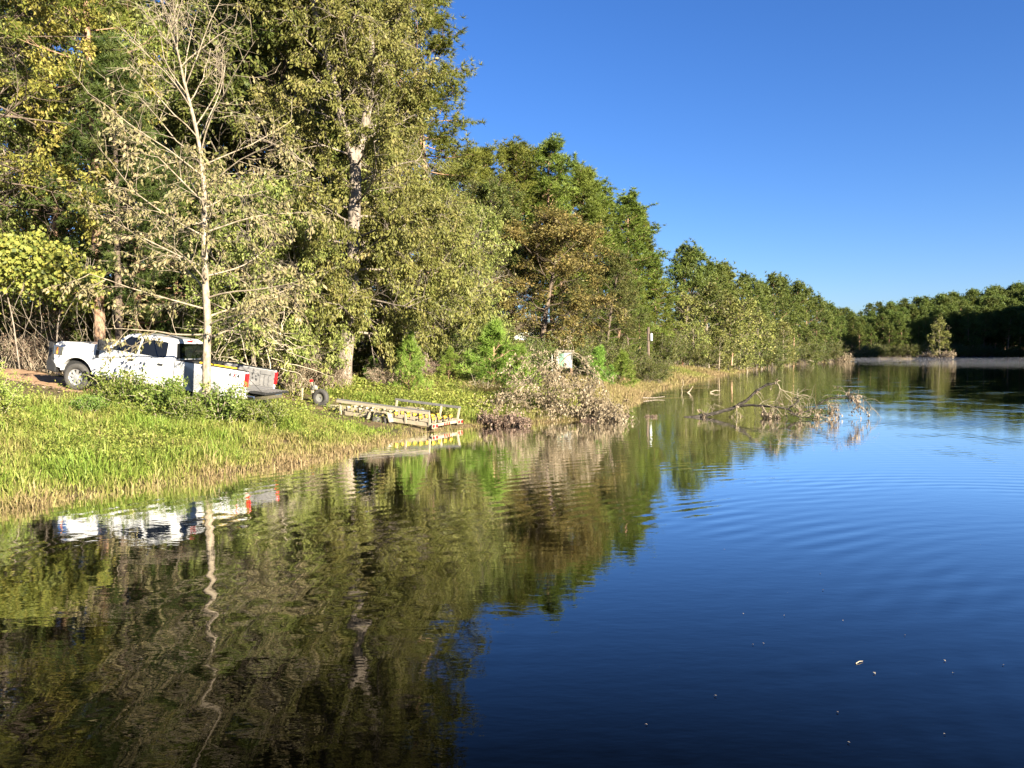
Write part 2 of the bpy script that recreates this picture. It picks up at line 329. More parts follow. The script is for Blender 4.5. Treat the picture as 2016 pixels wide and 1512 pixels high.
def tufts(rng, acc, P, D, k, L, W, a):
    """k needles fan out of every tuft"""
    N = len(P); base = np.repeat(P, k, 0); d = unit(np.repeat(D, k, 0) * .75 + unit(rng.normal(0, 1, (N * k, 3))))
    s = unit(np.cross(d, rng.normal(0, 1, (N * k, 3)))); ln = (L * rng.uniform(.7, 1.2, N * k))[:, None]
    V = np.stack([base + s * W * .5, base - s * W * .5, base + d * ln], 1).reshape(-1, 3)
    acc.add(V, T=np.arange(N * k * 3).reshape(-1, 3), a=np.repeat(np.clip(np.repeat(a, k) + rng.normal(0, .15, N * k), 0, 1), 3))
def pine(seed, H, r0, clear, nb, Rr, name, k=16, L=.26, W=.03, subs=5, tpersub=4, shape='round', stubs=True, mat=None, low=-10, high=55, puff=0):
    rng = np.random.default_rng(seed); wood = Acc(); nd = Acc(); n = 10
    P = polyl(rng, (0, 0, -.3), (0, 0, 1), H, n, .02, .05); rr = r0 * (1 - np.linspace(0, 1, n + 1)) ** .75 + .015; wood.tube(P, rr, 9)
    TP, TD, TA = [], [], []
    if stubs:
        for i in range(14):
            t = rng.uniform(.5 * clear, clear); az = rng.uniform(0, 6.28); B = polyl(rng, at_t(P, t), (math.cos(az), math.sin(az), rng.uniform(-.3, .3)), rng.uniform(.3, 1.4), 3, .1); wood.tube(B, [.025, .018, .012, .006], 4)
    for i in range(nb):
        u = (i + rng.uniform(0, 1)) / nb; t = clear + (1 - clear) * u
        env = (math.sin(math.pi * (.2 + .76 * u)) ** .7) if shape == 'round' else (1.05 - u) ** .75
        ln = Rr * max(.18, env) * rng.choice([.6, .85, 1., 1.2]); az = i * 2.399 + rng.uniform(-.5, .5); el = R(low + (high - low) * u ** 1.3 + rng.uniform(-12, 12))
        B = polyl(rng, at_t(P, t), (math.cos(az) * math.cos(el), math.sin(az) * math.cos(el), math.sin(el)), ln, 5, .10, .35)
        wood.tube(B, np.linspace(max(.02, r0 * .3 * (1 - .7 * t)), .008, 6), 4); tone = rng.uniform(.1, .9)
        TP.append(B[-1]); TD.append(dir_t(B, 1)); TA.append(tone)
        for j in range(subs):
            tt = .3 + .7 * (j + rng.uniform(0, 1)) / subs
            C = polyl(rng, at_t(B, tt), side(rng, dir_t(B, tt), R(rng.uniform(30, 60))), ln * .33 * (1.2 - .6 * tt) + .15, 3, .1, .45)
            wood.tube(C, np.linspace(.012, .005, 4), 3)
            for q in range(tpersub):
                f = (q + 1) / tpersub; TP.append(at_t(C, f) + rng.normal(0, .08, 3)); TD.append(dir_t(C, f)); TA.append(tone + rng.normal(0, .1))
            for q in range(puff): TP.append(C[-1] + rng.normal(0, L * .7, 3)); TD.append(unit(dir_t(C, 1) + np.array([0, 0, .8]))); TA.append(tone + rng.normal(0, .12))
    tufts(rng, nd, np.array(TP), np.array(TD), k, L, W, np.clip(np.array(TA), 0, 1))
    return wood.mesh(name + '_trunk'), nd.mesh(name + '_crown'), B_PINE, mat or PINE
def tree(meshes, name, label, cat, loc, rz=0, scale=1, group=None):
    t = thing(name, label, cat, loc, (0, 0, rz), group, scale)
    link('trunk', meshes[0], meshes[2], t, True); link('crown', meshes[1], meshes[3], t)
    return t
def shrub(seed, H, Rr, nst, nleaf, L, W, name, lm, droop=.2, sub=3, up=.3, barkm=None, lspread=.05, tilt=(.2, .9)):
    rng = np.random.default_rng(seed); wood = Acc(); lf = Acc(); tw = []
    for i in range(nst):
        az = rng.uniform(0, 6.28); tl = rng.uniform(*tilt); rad = rng.uniform(0, .35) * Rr
        h = H * rng.uniform(.6, 1.05)
        A = polyl(rng, (math.cos(az) * rad, math.sin(az) * rad, -.1), (math.cos(az) * tl * Rr / H, math.sin(az) * tl * Rr / H, 1), h * 1.1, 5, .12, -up)
        wood.tube(A, np.linspace(.014, .004, 6), 4); tw.append(A[2:])
        for j in range(sub):
            t = rng.uniform(.3, .95); C = polyl(rng, at_t(A, t), side(rng, dir_t(A, t), R(rng.uniform(35, 70))), h * rng.uniform(.2, .4), 3, .15, -.1); wood.tube(C, [.006, .005, .004, .003], 3); tw.append(C)
    scatter_leaves(rng, lf, tw, nleaf, L, W, droop, lspread)
    return wood.mesh(name + '_stem'), lf.mesh(name + '_foliage'), barkm or TWIG, lm
def bush(meshes, name, label, cat, loc, rz=0, scale=1, group=None):
    t = thing(name, label, cat, loc, (0, 0, rz), group, scale)
    link('stem', meshes[0], meshes[2], t, True); link('foliage', meshes[1], meshes[3], t); return t
F_ = 1568.; HZ = 693.
def pos(px, d): return ((px - 1008) / F_ * d, d)
def topz(py, d): return CAMH + (HZ - py) / F_ * d

# ---------------------------------------------------------------- trees of the near bank
def spot(px, d): x, y = pos(px, d); return (x, y, gz(x, y))
# slim pale-barked sapling in front of the pickup, bare at the top
m = deciduous(11, 12.4, .12, .20, 40, 3.7, DRY, B_PALE, 'sapling', nleaf=12, L=.14, W=.06, droop=1.3, subs=6, twigs=4, low=8, high=68, envp=.55, lean=(.05, 0), lspread=.05, tl=(.3, .8), bare_above=8.6)
tree(m, 'pale_sapling', 'slim pale barked tree with bare top twigs and sparse dry leaves before the pickup', 'tree', spot(402, 22.7), 0.4)
m = deciduous(21, 22, .29, .13, 62, 3.9, OLIVE, B_GREY, 'hickory', nleaf=58, L=.165, W=.068, lspread=.09, droop=1.2, subs=10, twigs=5, fork=True, low=-14, high=55, core=.16)
tree(m, 'hickory_tree', 'big forked hickory with grey patched trunk and drooping olive leaves behind the trailer', 'tree', spot(677, 33), .2)
m = deciduous(22, 21, .21, .34, 50, 6.8, GOLD, B_DARK, 'golden_oak', nleaf=56, L=.17, W=.075, lspread=.10, droop=.7, subs=9, twigs=5, low=-18, high=55, envp=.5)
tree(m, 'golden_oak', 'tall tree with golden olive crown reaching over the dirt drive ahead of the pickup', 'tree', (-19.7, 29.4, gz(-19.7, 29.4)), 1.1)
mOl = deciduous(23, 16, .22, .15, 40, 4.6, OLIVE, B_GREY, 'olive_tree_crown', nleaf=44, L=.17, W=.072, lspread=.10, droop=.9, subs=7, twigs=5, low=-15, high=58)
o1 = tree(mOl, 'hardwood_tree', 'olive leaved hardwood at the wood edge between the hickory and the young pines', 'tree', spot(795, 38), 0, .72)
mG = deciduous(24, 15, .22, .15, 40, 4.4, GREEN, B_DARK, 'green_tree_crown', nleaf=42, L=.18, W=.09, lspread=.10, droop=.3, subs=7, twigs=5, low=-10, high=58)
mT = deciduous(25, 11.5, .20, .17, 36, 4.3, TAN, B_DARK, 'tan_tree_crown', nleaf=46, L=.17, W=.09, core=.1, droop=.2, subs=7, twigs=5, low=-5, high=58)
GB = 'hardwoods crowding the wood behind the pickup and trailer'
def cp(src, px, d, top, label, group, rz, base=None):
    s = spot(px, d); h = topz(top, d) - s[2]; return copy_tree(src, label, s, rz, h / base, group)
cp(o1, 900, 45, 400, 'olive hardwood standing between the tall pine and the dark green tree', None, 2.1, 16)
cp(o1, 575, 42, 30, 'tall olive hardwood rising close behind the hickory', None, 4.0, 16)
cp(o1, 480, 41, -90, 'tall olive hardwood behind the pickup tailgate', None, 5.0, 16)
o2 = tree(mG, 'hardwood_tree', 'dark green hardwood in the wood behind the brush pile', 'tree', spot(955, 56), 0, .82)
cp(o2, 500, 37, -60, 'dark green hardwood in the shade behind the pickup bed', None, 1.0, 15)
cp(o2, 1195, 70, 505, 'green hardwood beside the utility pole', None, 1.5, 15)
cp(o2, 1130, 66, 560, 'low green hardwood behind the green and white hut', None, 2.5, 15)
cp(o2, 1240, 74, 560, 'small green hardwood crowding the utility pole', None, 3.3, 15)
for k, (px, d, top) in enumerate(((90, 38, -120), (300, 40, 150), (420, 44, -60), (180, 46, -60), (-60, 40, -100), (560, 50, -40), (610, 48, 20), (780, 52, 210), (860, 56, 330), (20, 34, 120), (370, 36, 320), (540, 35, 420), (940, 64, 430))):
    cp(o2 if k % 3 else o1, px, d, top, ('dark green hardwood crown deep in the wood behind the pickup and trailer' if k % 3 else 'olive hardwood crown deep in the wood behind the pickup and trailer'), GB, k * 1.7, 15)
tree(mT, 'autumn_oak', 'tan and orange autumn oak with dark trunk behind the hut', 'tree', spot(1070, 54), .5, (1.15, 1.15, .9))
mLo = deciduous(26, 7.0, .09, .24, 30, 2.9, OLIVE, B_GREY, 'understorey_tree', nleaf=42, L=.155, W=.065, lspread=.09, droop=1.2, subs=7, twigs=4, low=0, high=55, envp=.5)
lo = tree(mLo, 'understorey_tree', 'low drooping olive tree over the pickup bed behind the pale sapling', 'tree', spot(505, 31), 0, 1)
for k, (px, d, sc, lab) in enumerate(((590, 32, .85, 'low drooping olive tree behind the open tailgate'), (745, 35, 1.0, 'low olive tree between the hickory trunk and the slender young pine'), (845, 38, 1.15, 'low olive tree behind the slender young pine'), (900, 47, 1.2, 'low olive tree behind the small pine seedling'), (620, 36, 1.4, 'olive tree filling the wood edge close behind the hickory'))):
    copy_tree(lo, lab, spot(px, d), k * 2.3, sc)
# pines
mP1 = pine(31, 22, .22, .52, 58, 3.0, 'tall_pine', k=20, L=.30, W=.035, subs=7, tpersub=4, puff=3)
mP0 = pine(36, 21, .20, .50, 40, 2.6, 'drive_pine', k=18, L=.28, W=.035)
p1 = tree(mP1, 'tall_pine', 'tall green pine leaning out at the edge of the near wood against the sky', 'pine', spot(848, 43), 0, 1)
p1.scale = (1.2, 1.2, .97)
cp(p1, 770, 50, 20, 'tall pine showing between the hickory and the wood edge', None, 1.4, 22)
tree(mP0, 'red_barked_pine', 'straight reddish trunked pine standing behind the pickup cab', 'pine', spot(201, 30.8), 0, 1)
PB = 'pines among the hardwoods behind the pickup'
for k, (px, d, top) in enumerate(((300, 44, -60), (130, 50, -80), (480, 54, -60), (640, 56, -20))):
    cp(p1, px, d, top, 'pine crown showing through the hardwoods behind the pickup', PB, k * 2.2, 22)
mP2 = [pine(40 + i, 20, .22, c, 66, r_, 'shore_pine', k=16, L=.40, W=.055, subs=6, tpersub=3, puff=3) for i, (c, r_) in enumerate(((.48, 3.2), (.30, 3.2), (.08, 3.1)))]
srcs = []
GP = 'pines of the wood behind the utility pole'
for k, (px, d, top, v) in enumerate(((958, 78, 312, 0), (1004, 80, 306, 0), (1050, 84, 360, 0), (1090, 80, 296, 1), (1128, 84, 340, 1), (1158, 86, 352, 1), (1190, 88, 384, 2), (1222, 88, 394, 2), (1250, 90, 420, 2), (1272, 92, 455, 2), (1286, 90, 520, 2), (1215, 80, 500, 2), (1262, 82, 560, 2), (980, 90, 400, 1), (1060, 92, 380, 1), (1110, 76, 440, 2))):
    s = spot(px, d); h = topz(top, d) - s[2]; w_ = h / 20 * (1.3 if v < 2 else 1.55 if px < 1255 else 1.1); hs_ = (w_, w_, h / 20); lab = 'tallest broad crowned pine rising behind the autumn oak' if k == 3 else ('slender pine with a small round top rising behind the autumn oak', 'broad crowned pine in the stand behind the autumn oak', 'pine clothed in green almost to the ground behind the utility pole')[v]
    if v < len(srcs) and srcs[v]: copy_tree(srcs[v], lab, s, k * 1.9, hs_, GP)
    else:
        while len(srcs) <= v: srcs.append(None)
        srcs[v] = tree(mP2[v], 'shore_pine', lab, 'pine', s, k * 1.9, hs_, GP)
# cedars
mC = pine(50, 11, .16, .18, 90, 2.6, 'cedar', k=16, L=.22, W=.03, subs=6, tpersub=5, shape='cone', stubs=False, mat=CEDAR, low=-20, high=40)
c1 = tree(mC, 'cedar_tree', 'dark feathery cedar beside the reddish pine trunk', 'cedar', spot(272, 32.0), 0, 1.0)
mC2 = pine(52, 12.5, .15, .36, 90, 2.6, 'high_cedar', k=16, L=.22, W=.03, subs=6, tpersub=5, shape='cone', stubs=False, mat=CEDAR, low=-25, high=40)
tree((mC2[0], mC2[1], B_DARK, CEDAR), 'cedar_tree', 'high crowned cedar hiding the upper trunk of the reddish pine', 'cedar', spot(238, 30.0), 0, 1.0)
copy_tree(c1, 'dark feathery cedar in the shade behind the pickup roof', spot(352, 33), 2, .85)
copy_tree(c1, 'dark feathery cedar under the golden crown by the dirt drive', spot(110, 33), 4, 1.05)
# young pines on the bank
mY = [pine(60 + i, 3.0, .05, .06, 40, 1.25, 'young_pine', k=22, L=.26, W=.028, subs=4, tpersub=3, shape='cone', stubs=False, mat=YPINE, low=10, high=65) for i in range(2)]
y1 = tree(mY[0], 'young_pine', 'bright green bushy young pine behind the dead grass mound', 'pine', spot(972, 36.8), 0, (1.25, 1.25, 1.05))
copy_tree(y1, 'bright green young pine leaning toward the green and white hut', spot(1020, 37.5), 2, (1.05, 1.05, .75))
y2 = tree(mY[1], 'young_pine', 'slender bright young pine at the wood edge beside the hickory trunk', 'pine', spot(805, 33.5), 0, (.62, .62, .85))
copy_tree(y2, 'small bright pine seedling between the slender young pine and the bushy one', spot(882, 37), 1, .55)
copy_tree(y1, 'bushy young pine beside the green and white hut', spot(1178, 50), 1, .85)
copy_tree(y2, 'bushy young pine in the meadow before the utility pole', spot(1228, 53), 3, .8)
copy_tree(y2, 'small bright pine seedling at the foot of the hickory', spot(735, 34.5), 3, .42)

# ---------------------------------------------------------------- shoreline wood running to the misty point, and the far shore
mPF = [pine(70 + i, 17, .18, c, 44, r_, 'lakeshore_pine', k=10, L=.58, W=.12, subs=5, tpersub=2, puff=3, mat=PINEF, stubs=False) for i, (c, r_) in enumerate(((.40, 2.9), (.22, 2.9), (.08, 3.1)))]
mDF = deciduous(75, 10, .16, .16, 26, 3.6, OLIVE, B_PALE, 'lakeshore_hardwood', nleaf=12, L=.36, W=.2, droop=.3, subs=5, twigs=4, low=0, high=60, lspread=.2)
mDG = deciduous(76, 10, .16, .14, 26, 3.6, GREEN, B_GREY, 'lakeshore_hardwood', nleaf=12, L=.36, W=.2, droop=.3, subs=5, twigs=4, low=-5, high=60, lspread=.2)
fs = {}
def far_tree(kind, name, label, cat, loc, rz, h, group, sx=1):
    base = 17 if kind < 3 else 10; s = h / base; sc = (s * sx, s * sx, s)
    if kind in fs: o = copy_tree(fs[kind], label, loc, rz, sc, group); o.name = name; o['category'] = cat; return o
    fs[kind] = tree(mPF[kind] if kind < 3 else (mDF if kind == 3 else mDG), name, label, cat, loc, rz, sc, group); return fs[kind]
rng = np.random.default_rng(5)
GS = 'pines along the shore toward the misty point'
for k, (px, d, top) in enumerate(((1345, 112, 492), (1362, 112, 500), (1384, 114, 525), (1412, 122, 530), (1430, 126, 526), (1455, 132, 548), (1478, 140, 556), (1500, 148, 562), (1526, 156, 548), (1540, 160, 552), (1562, 172, 562), (1585, 186, 574), (1606, 204, 588), (1622, 220, 598), (1638, 232, 602), (1312, 104, 600), (1398, 130, 560), (1440, 142, 560), (1490, 160, 570), (1550, 182, 575), (1570, 196, 582), (1596, 214, 592), (1372, 122, 545), (1420, 140, 552), (1512, 168, 565))):
    far_tree(int(rng.integers(0, 3)) if k > 14 else (1, 0, 2)[k % 3], 'lakeshore_pine', 'tall pine standing above its neighbours at the near end of the shoreline wood' if k < 2 else 'sunlit pine in the shoreline wood running to the misty point', 'pine', spot(px, d), rng.uniform(0, 6), topz(top, d) - spot(px, d)[2], GS)
GH = 'olive hardwoods fronting the shoreline wood'
for k, (px, d, top) in enumerate(((1345, 100, 590), (1395, 102, 570), (1432, 104, 598), (1470, 118, 600), (1500, 128, 620), (1365, 96, 640), (1540, 150, 640), (1596, 185, 655), (1312, 92, 650), (1455, 110, 650), (1520, 138, 660), (1415, 98, 655))):
    far_tree(3 if k % 3 != 1 else 4, 'lakeshore_hardwood', 'olive leaved hardwood fronting the shoreline wood', 'tree', spot(px, d), rng.uniform(0, 6), topz(top, d) - spot(px, d)[2] , GH, 1.1)
GF = 'forest on the far shore'
skyx = [1640, 1660, 1700, 1750, 1800, 1850, 1900, 1950, 2016, 2100]; skyy = [603, 607, 605, 598, 590, 582, 578, 572, 563, 556]
for row, (d0, n, drop) in enumerate(((306, 34, 34), (316, 36, 20), (328, 38, 9), (342, 40, 0))):
    for i in range(n):
        px = 1625 + (2110 - 1625) * (i + rng.uniform(.1, .9)) / n; d = d0 + (px - 1640) * .055 + rng.uniform(-4, 4)
        x, y = pos(px, d); z = gz(x, y); h = np.clip(topz(np.interp(px, skyx, skyy) + drop + rng.uniform(-4, 14), d) - z, 9, 27)
        far_tree(int(rng.integers(0, 3)), 'far_pine', 'dark pine in the half shaded forest on the far shore', 'pine', (x, y, z), rng.uniform(0, 6), h, GF, 1.25)
# pines on the hill that closes the lake on the sunward side; they shade the foot of the far forest
GR = 'pines on the hill closing the lake'
for i in range(64):
    u = (i % 32 + rng.uniform(0, .8)) / 32; x = 153 + u * 52; y = 236 + u * 78 + (i // 32) * -9
    s_ = float(lake_sd(np.array([x]), np.array([y]))[0])
    x += 16
    if (.17 < u < .42 and i < 32) or (.23 < u < .49 and i >= 32): continue
    far_tree(2 if i % 2 else 1, 'hill_pine', 'tall pine on the hill closing the lake', 'pine', (x, y, gz(x, y)), rng.uniform(0, 6), 33 - 9 * u, GR, 1.2)
# sunlit tree and brush standing out before the far shore
x, y = pos(1850, 292); far_tree(3, 'lone_waterside_tree', 'single sunlit olive tree leaning out before the dark far shore', 'tree', (x, y, .1), 1, topz(632, 292), None, .75)

# ---------------------------------------------------------------- solid-shape helpers
def bm_obj(name, bm, mat, parent=None, bevel=0, smooth=False, seg=2):
    me = bpy.data.meshes.new(name); bmesh.ops.recalc_face_normals(bm, faces=bm.faces[:]); bm.to_mesh(me); bm.free()
    o = link(name, me, mat, parent, smooth)
    if bevel:
        b = o.modifiers.new('bevel', 'BEVEL'); b.width = bevel; b.segments = seg; b.limit_method = 'ANGLE'; b.angle_limit = R(35)
    return o
def hexa(bm, pts):
    v = [bm.verts.new(p) for p in pts]
    for f in ((0, 1, 2, 3), (7, 6, 5, 4), (0, 4, 5, 1), (1, 5, 6, 2), (2, 6, 7, 3), (3, 7, 4, 0)): bm.faces.new([v[i] for i in f])
def box(bm, x0, x1, y0, y1, z0, z1):
    hexa(bm, [(x0, y0, z0), (x1, y0, z0), (x1, y1, z0), (x0, y1, z0), (x0, y0, z1), (x1, y0, z1), (x1, y1, z1), (x0, y1, z1)])
def beam(bm, p, q, w, h):
    p, q = Vector(p), Vector(q); d = (q - p).normalized(); u = Vector((0, 0, 1)) if abs(d.z) < .9 else Vector((1, 0, 0))
    s = d.cross(u).normalized() * w / 2; t = s.cross(d).normalized() * h / 2
    hexa(bm, [p - s - t, p + s - t, p + s + t, p - s + t, q - s - t, q + s - t, q + s + t, q - s + t])
def prism(bm, prof, y0, y1):
    """polygon in x,z pushed from y0 to y1"""
    a_ = [bm.verts.new((x, y0, z)) for x, z in prof]; b_ = [bm.verts.new((x, y1, z)) for x, z in prof]; n = len(prof)
    bm.faces.new(a_); bm.faces.new(b_[::-1])
    for i in range(n): bm.faces.new([a_[i], b_[i], b_[(i + 1) % n], a_[(i + 1) % n]])
def lathe(bm, prof, c, axis='y', n=28):
    """closed profile of (radius, offset) turned about an axis through c"""
    rings = []
    for i in range(n):
        t = 2 * math.pi * i / n; ring = []
        for r, o in prof:
            p = (r * math.cos(t), o, r * math.sin(t)) if axis == 'y' else (r * math.cos(t), r * math.sin(t), o) if axis == 'z' else (o, r * math.cos(t), r * math.sin(t))
            ring.append(bm.verts.new((c[0] + p[0], c[1] + p[1], c[2] + p[2])))
        rings.append(ring)
    k = len(prof)
    for i in range(n):
        A, B = rings[i], rings[(i + 1) % n]
        for j in range(k): bm.faces.new([A[j], B[j], B[(j + 1) % k], A[(j + 1) % k]])
def B(): return bmesh.new()
def boxo(name, mat, parent, *c, bevel=0):
    bm = B(); box(bm, *c); return bm_obj(name, bm, mat, parent, bevel)
def beamo(name, mat, parent, p, q, w, h, bevel=0):
    bm = B(); beam(bm, p, q, w, h); return bm_obj(name, bm, mat, parent, bevel)

# ---------------------------------------------------------------- pickup truck (x forward from the front axle, y to its left)
WHITE = plain('white_paint', (.5, .5, .495), .28, var=.05, scale=3, coat=.5)
BLACK = plain('black_plastic', (.018, .018, .018), .55, var=.2)
GLASS = plain('dark_glass', (.006, .007, .008), .04, spec=.6, var=.05)
RUBBER = plain('rubber', (.045, .042, .038), .85, var=.25, scale=14)
ALLOY = plain('alloy', (.62, .61, .59), .35, metal=.75, var=.08)
GREY = plain('bed_liner', (.16, .155, .15), .6, var=.2, scale=9)
REDL = plain('red_lens', (.55, .012, .015), .15, var=.1)
CHROME = plain('chrome', (.8, .8, .8), .15, metal=1, var=.05)
YELLOW = plain('yellow_paint', (.75, .48, .02), .5, var=.1)
AMBER = plain('amber_lens', (.6, .2, .03), .2, var=.1)
UNDERBODY = plain('underbody', (.012, .012, .012), .9, var=.2)  # near-black finish for chassis, engine bay, arch liners and brake discs
hx, hy = -13.57 + 9.2, 24.8 - 24.1; hd = math.atan2(hy, hx)           # heading of the near side wheels
ex = Vector((math.cos(hd), math.sin(hd), .1465)).normalized(); ez = Vector((0, 0, 1)); ey = ez.cross(ex).normalized(); ez = ex.cross(ey)
org = Vector((-13.57, 24.8, gz(-13.57, 24.8) + .0)) - ey * .86
truck = thing('pickup_truck', 'white crew cab pickup with open tailgate parked nose up the dirt drive', 'pickup')
truck.matrix_world = Matrix((ex, ey, ez)).transposed().to_4x4(); truck.location = org + Vector((0, 0, .0))
AXR = -4.45
def arc(cx, cz, r, a0, a1, n=14): return [(cx + r * math.cos(R(a0 + (a1 - a0) * i / n)), cz + r * math.sin(R(a0 + (a1 - a0) * i / n))) for i in range(n + 1)]
bm = B(); prism(bm, [(.80, .66), (.83, 1.10), (.78, 1.36), (.62, 1.45), (.1, 1.50), (-.86, 1.54), (-.86, .57), (-.56, .57)] + arc(0, .47, .55, 169, 8) + [(.56, .62)], -.985, .985)
fb = bm_obj('front_body', bm, WHITE, truck, .05, seg=3)
boxo('engine_bay', UNDERBODY, truck, -.8, .7, -.82, .82, .5, .9)
bm = B()
rings = [(1.40, -.80, -3.20, .975), (1.97, -1.50, -3.07, .795), (2.05, -1.72, -2.96, .66)]
vs = [[bm.verts.new(p) for p in ((a1, y, z), (b1, y, z), (b1, -y, z), (a1, -y, z))] for z, a1, b1, y in rings]
for lo, hi in zip(vs, vs[1:]):
    for i in range(4): bm.faces.new([lo[i], lo[(i + 1) % 4], hi[(i + 1) % 4], hi[i]])
bm.faces.new(vs[0][::-1]); bm.faces.new(vs[-1])
cab = bm_obj('cab', bm, WHITE, truck, .035, seg=3)
boxo('cab_body', WHITE, truck, -3.2, -.86, -.975, .975, .57, 1.40, bevel=.03)
boxo('rocker_panel', BLACK, truck, -3.2, -.86, -.95, .95, .49, .569)
def sidepane(name, xz, s, parent, mat=GLASS, off=.004, th=.02):
    bm = B(); pts = []
    for v_ in (-th, off):
        for x, z in xz: pts.append((x, s * (.975 - .18 * (z - 1.40) / .57 + v_), z))
    v = [bm.verts.new(p) for p in pts]; n = len(xz)
    bm.faces.new(v[:n]); bm.faces.new(v[n:][::-1])
    for i in range(n): bm.faces.new([v[i], v[(i + 1) % n], v[n + (i + 1) % n], v[n + i]])
    return bm_obj(name, bm, mat, parent)
for s in (1, -1):
    d1 = boxo('front_door', WHITE, truck, -1.985, -.90, *sorted((s * .93, s * .992)), .61, 1.395, bevel=.012)
    d2 = boxo('rear_door', WHITE, truck, -2.98, -2.01, *sorted((s * .93, s * .992)), .61, 1.395, bevel=.012)
    sidepane('window_pane', [(-1.05, 1.44), (-1.97, 1.44), (-1.97, 1.92), (-1.66, 1.92), (-1.55, 1.88)], s, d1)
    sidepane('window_pane', [(-2.04, 1.44), (-2.86, 1.44), (-2.93, 1.52), (-2.88, 1.90), (-2.82, 1.92), (-2.04, 1.92)], s, d2)
    for d_, x in ((d1, -1.88), (d2, -2.88)):
        boxo('handle', BLACK, d_, x, x + .17, *sorted((s * .99, s * 1.025)), 1.20, 1.26, bevel=.01)
    m_ = boxo('mirror', BLACK, truck, -1.02, -.84, *sorted((s * 1.06, s * 1.30)), 1.40, 1.72, bevel=.03)
    beamo('mirror_arm', BLACK, m_, (-.92, s * .96, 1.46), (-.92, s * 1.1, 1.5), .08, .07)
    boxo('fender_vent', BLACK, truck, -.72, -.60, *sorted((s * .97, s * .995)), 1.12, 1.36, bevel=.01)
    boxo('headlight', CHROME, truck, .52, .845, *sorted((s * .70, s * .993)), 1.0, 1.32, bevel=.03)
    boxo('side_marker', AMBER, truck, .68, .74, *sorted((s * .95, s * .9985)), 1.04, 1.26, bevel=.01)
    bm = B(); prism(bm, [(-3.25, 1.42), (-5.63, 1.42), (-5.63, .60), (-5.02, .56)] + arc(AXR, .47, .57, 9, 171)[0:] + [(-3.25, .57)], s * .91, s * .985)
    bs = bm_obj('bed_side', bm, WHITE, truck, .02)
    boxo('liner', GREY, bs, -5.60, -3.30, *sorted((s * .895, s * .906)), .86, 1.40)
    boxo('rail_cap', BLACK, bs, -5.62, -3.26, *sorted((s * .885, s * .99)), 1.424, 1.45, bevel=.01)
    for x in (-5.45, -5.30, -5.15, -4.9, -4.3, -3.7): boxo('liner_rib', GREY, bs, x - .03, x + .03, *sorted((s * .875, s * .894)), .9, 1.22 if x < -5 else 1.38)
    boxo('stake_pocket_panel', GREY, bs, -5.5, -5.12, *sorted((s * .868, s * .874)), 1.25, 1.36)
    boxo('taillight', REDL, truck, -5.665, -5.56, *sorted((s * .90, s * 1.003)), .97, 1.37, bevel=.02)
    bm = B(); lathe(bm, [(.54, -.33), (.56, -.33), (.56, .02), (.54, .02)], (AXR, s * .9 if s > 0 else s * .9 + .3, .47)); bm_obj('wheel_arch_liner', bm, UNDERBODY, truck)
    boxo('wheel_house', GREY, truck, AXR - .55, AXR + .55, *sorted((s * .60, s * .89)), .84, 1.05, bevel=.04)
    for i, ax in enumerate((0, AXR)):
        wy = s * .86; bm = B()
        lathe(bm, [(.25, -.125), (.36, -.13), (.405, -.115), (.42, -.08), (.42, .08), (.405, .115), (.36, .13), (.25, .125)], (ax, wy, .42), n=36)
        wh = bm_obj('wheel', bm, RUBBER, truck, smooth=True)
        bm = B(); lathe(bm, [(.21, -.1), (.262, -.1), (.262, .115), (.235, .12), (.21, .05)], (ax, wy, .42) if s > 0 else (ax, wy - .015, .42))
        rim = bm_obj('rim', bm, ALLOY, wh, smooth=True)
        for q in range(8):
            t = q * math.pi / 4 + .2; c_, s_ = math.cos(t), math.sin(t)
            beamo('spoke', ALLOY, wh, (ax + .06 * c_, wy + s * .085, .42 + .06 * s_), (ax + .235 * c_, wy + s * .105, .42 + .235 * s_), .03, .075)
        bm = B(); lathe(bm, [(.001, 0), (.08, 0), (.07, .03), (.001, .035)] if s > 0 else [(.001, -.035), (.07, -.03), (.08, 0), (.001, 0)], (ax, wy + s * .09, .42), n=16); bm_obj('hub_cap', bm, ALLOY, wh)
        bm = B(); lathe(bm, [(.02, -.02), (.235, -.02), (.235, .02), (.02, .02)], (ax, wy + s * .03, .42), n=20); bm_obj('brake_disc', bm, UNDERBODY, wh)
# windscreen and rear window on the raked ends of the cab
def endpane(name, x0, z0, x1, z1, y0, y1, off):
    bm = B(); hexa(bm, [(x0 + o_, s_ * y, z) for o_ in (0,) for s_, y, z in ()] or
                   [(x0, -y0, z0), (x0, y0, z0), (x1, y1, z1), (x1, -y1, z1), (x0 + off, -y0, z0), (x0 + off, y0, z0), (x1 + off, y1, z1), (x1 + off, -y1, z1)]); return bm_obj(name, bm, GLASS, truck)
endpane('windscreen', -.86, 1.46, -1.44, 1.93, .86, .72, .03)
endpane('rear_window', -3.17, 1.46, -3.08, 1.92, .80, .70, -.028)
boxo('brake_light', REDL, truck, -3.10, -3.04, -.12, .12, 1.975, 2.01)
boxo('grille', BLACK, truck, .80, .86, -.68, .68, .78, 1.34, bevel=.02)
bm = B(); prism(bm, [(.70, .46), (1.02, .50), (1.06, .80), (.86, .88), (.70, .70)], -1.0, 1.0); bm_obj('front_bumper', bm, BLACK, truck, .03)
for y in (-.75, -.25, .25, .75): beamo('grille_guard_post', BLACK, truck, (1.0, y, .7), (1.0, y, 1.36), .07, .07)
for z in (1.05, 1.2, 1.36): beamo('grille_guard_bar', BLACK, truck, (1.0, -.95, z), (1.0, .95, z), .06, .06)
for y in (-.92, .92): boxo('grille_guard_wing', BLACK, truck, .86, 1.02, y - .07, y + .07, .8, 1.36, bevel=.02)
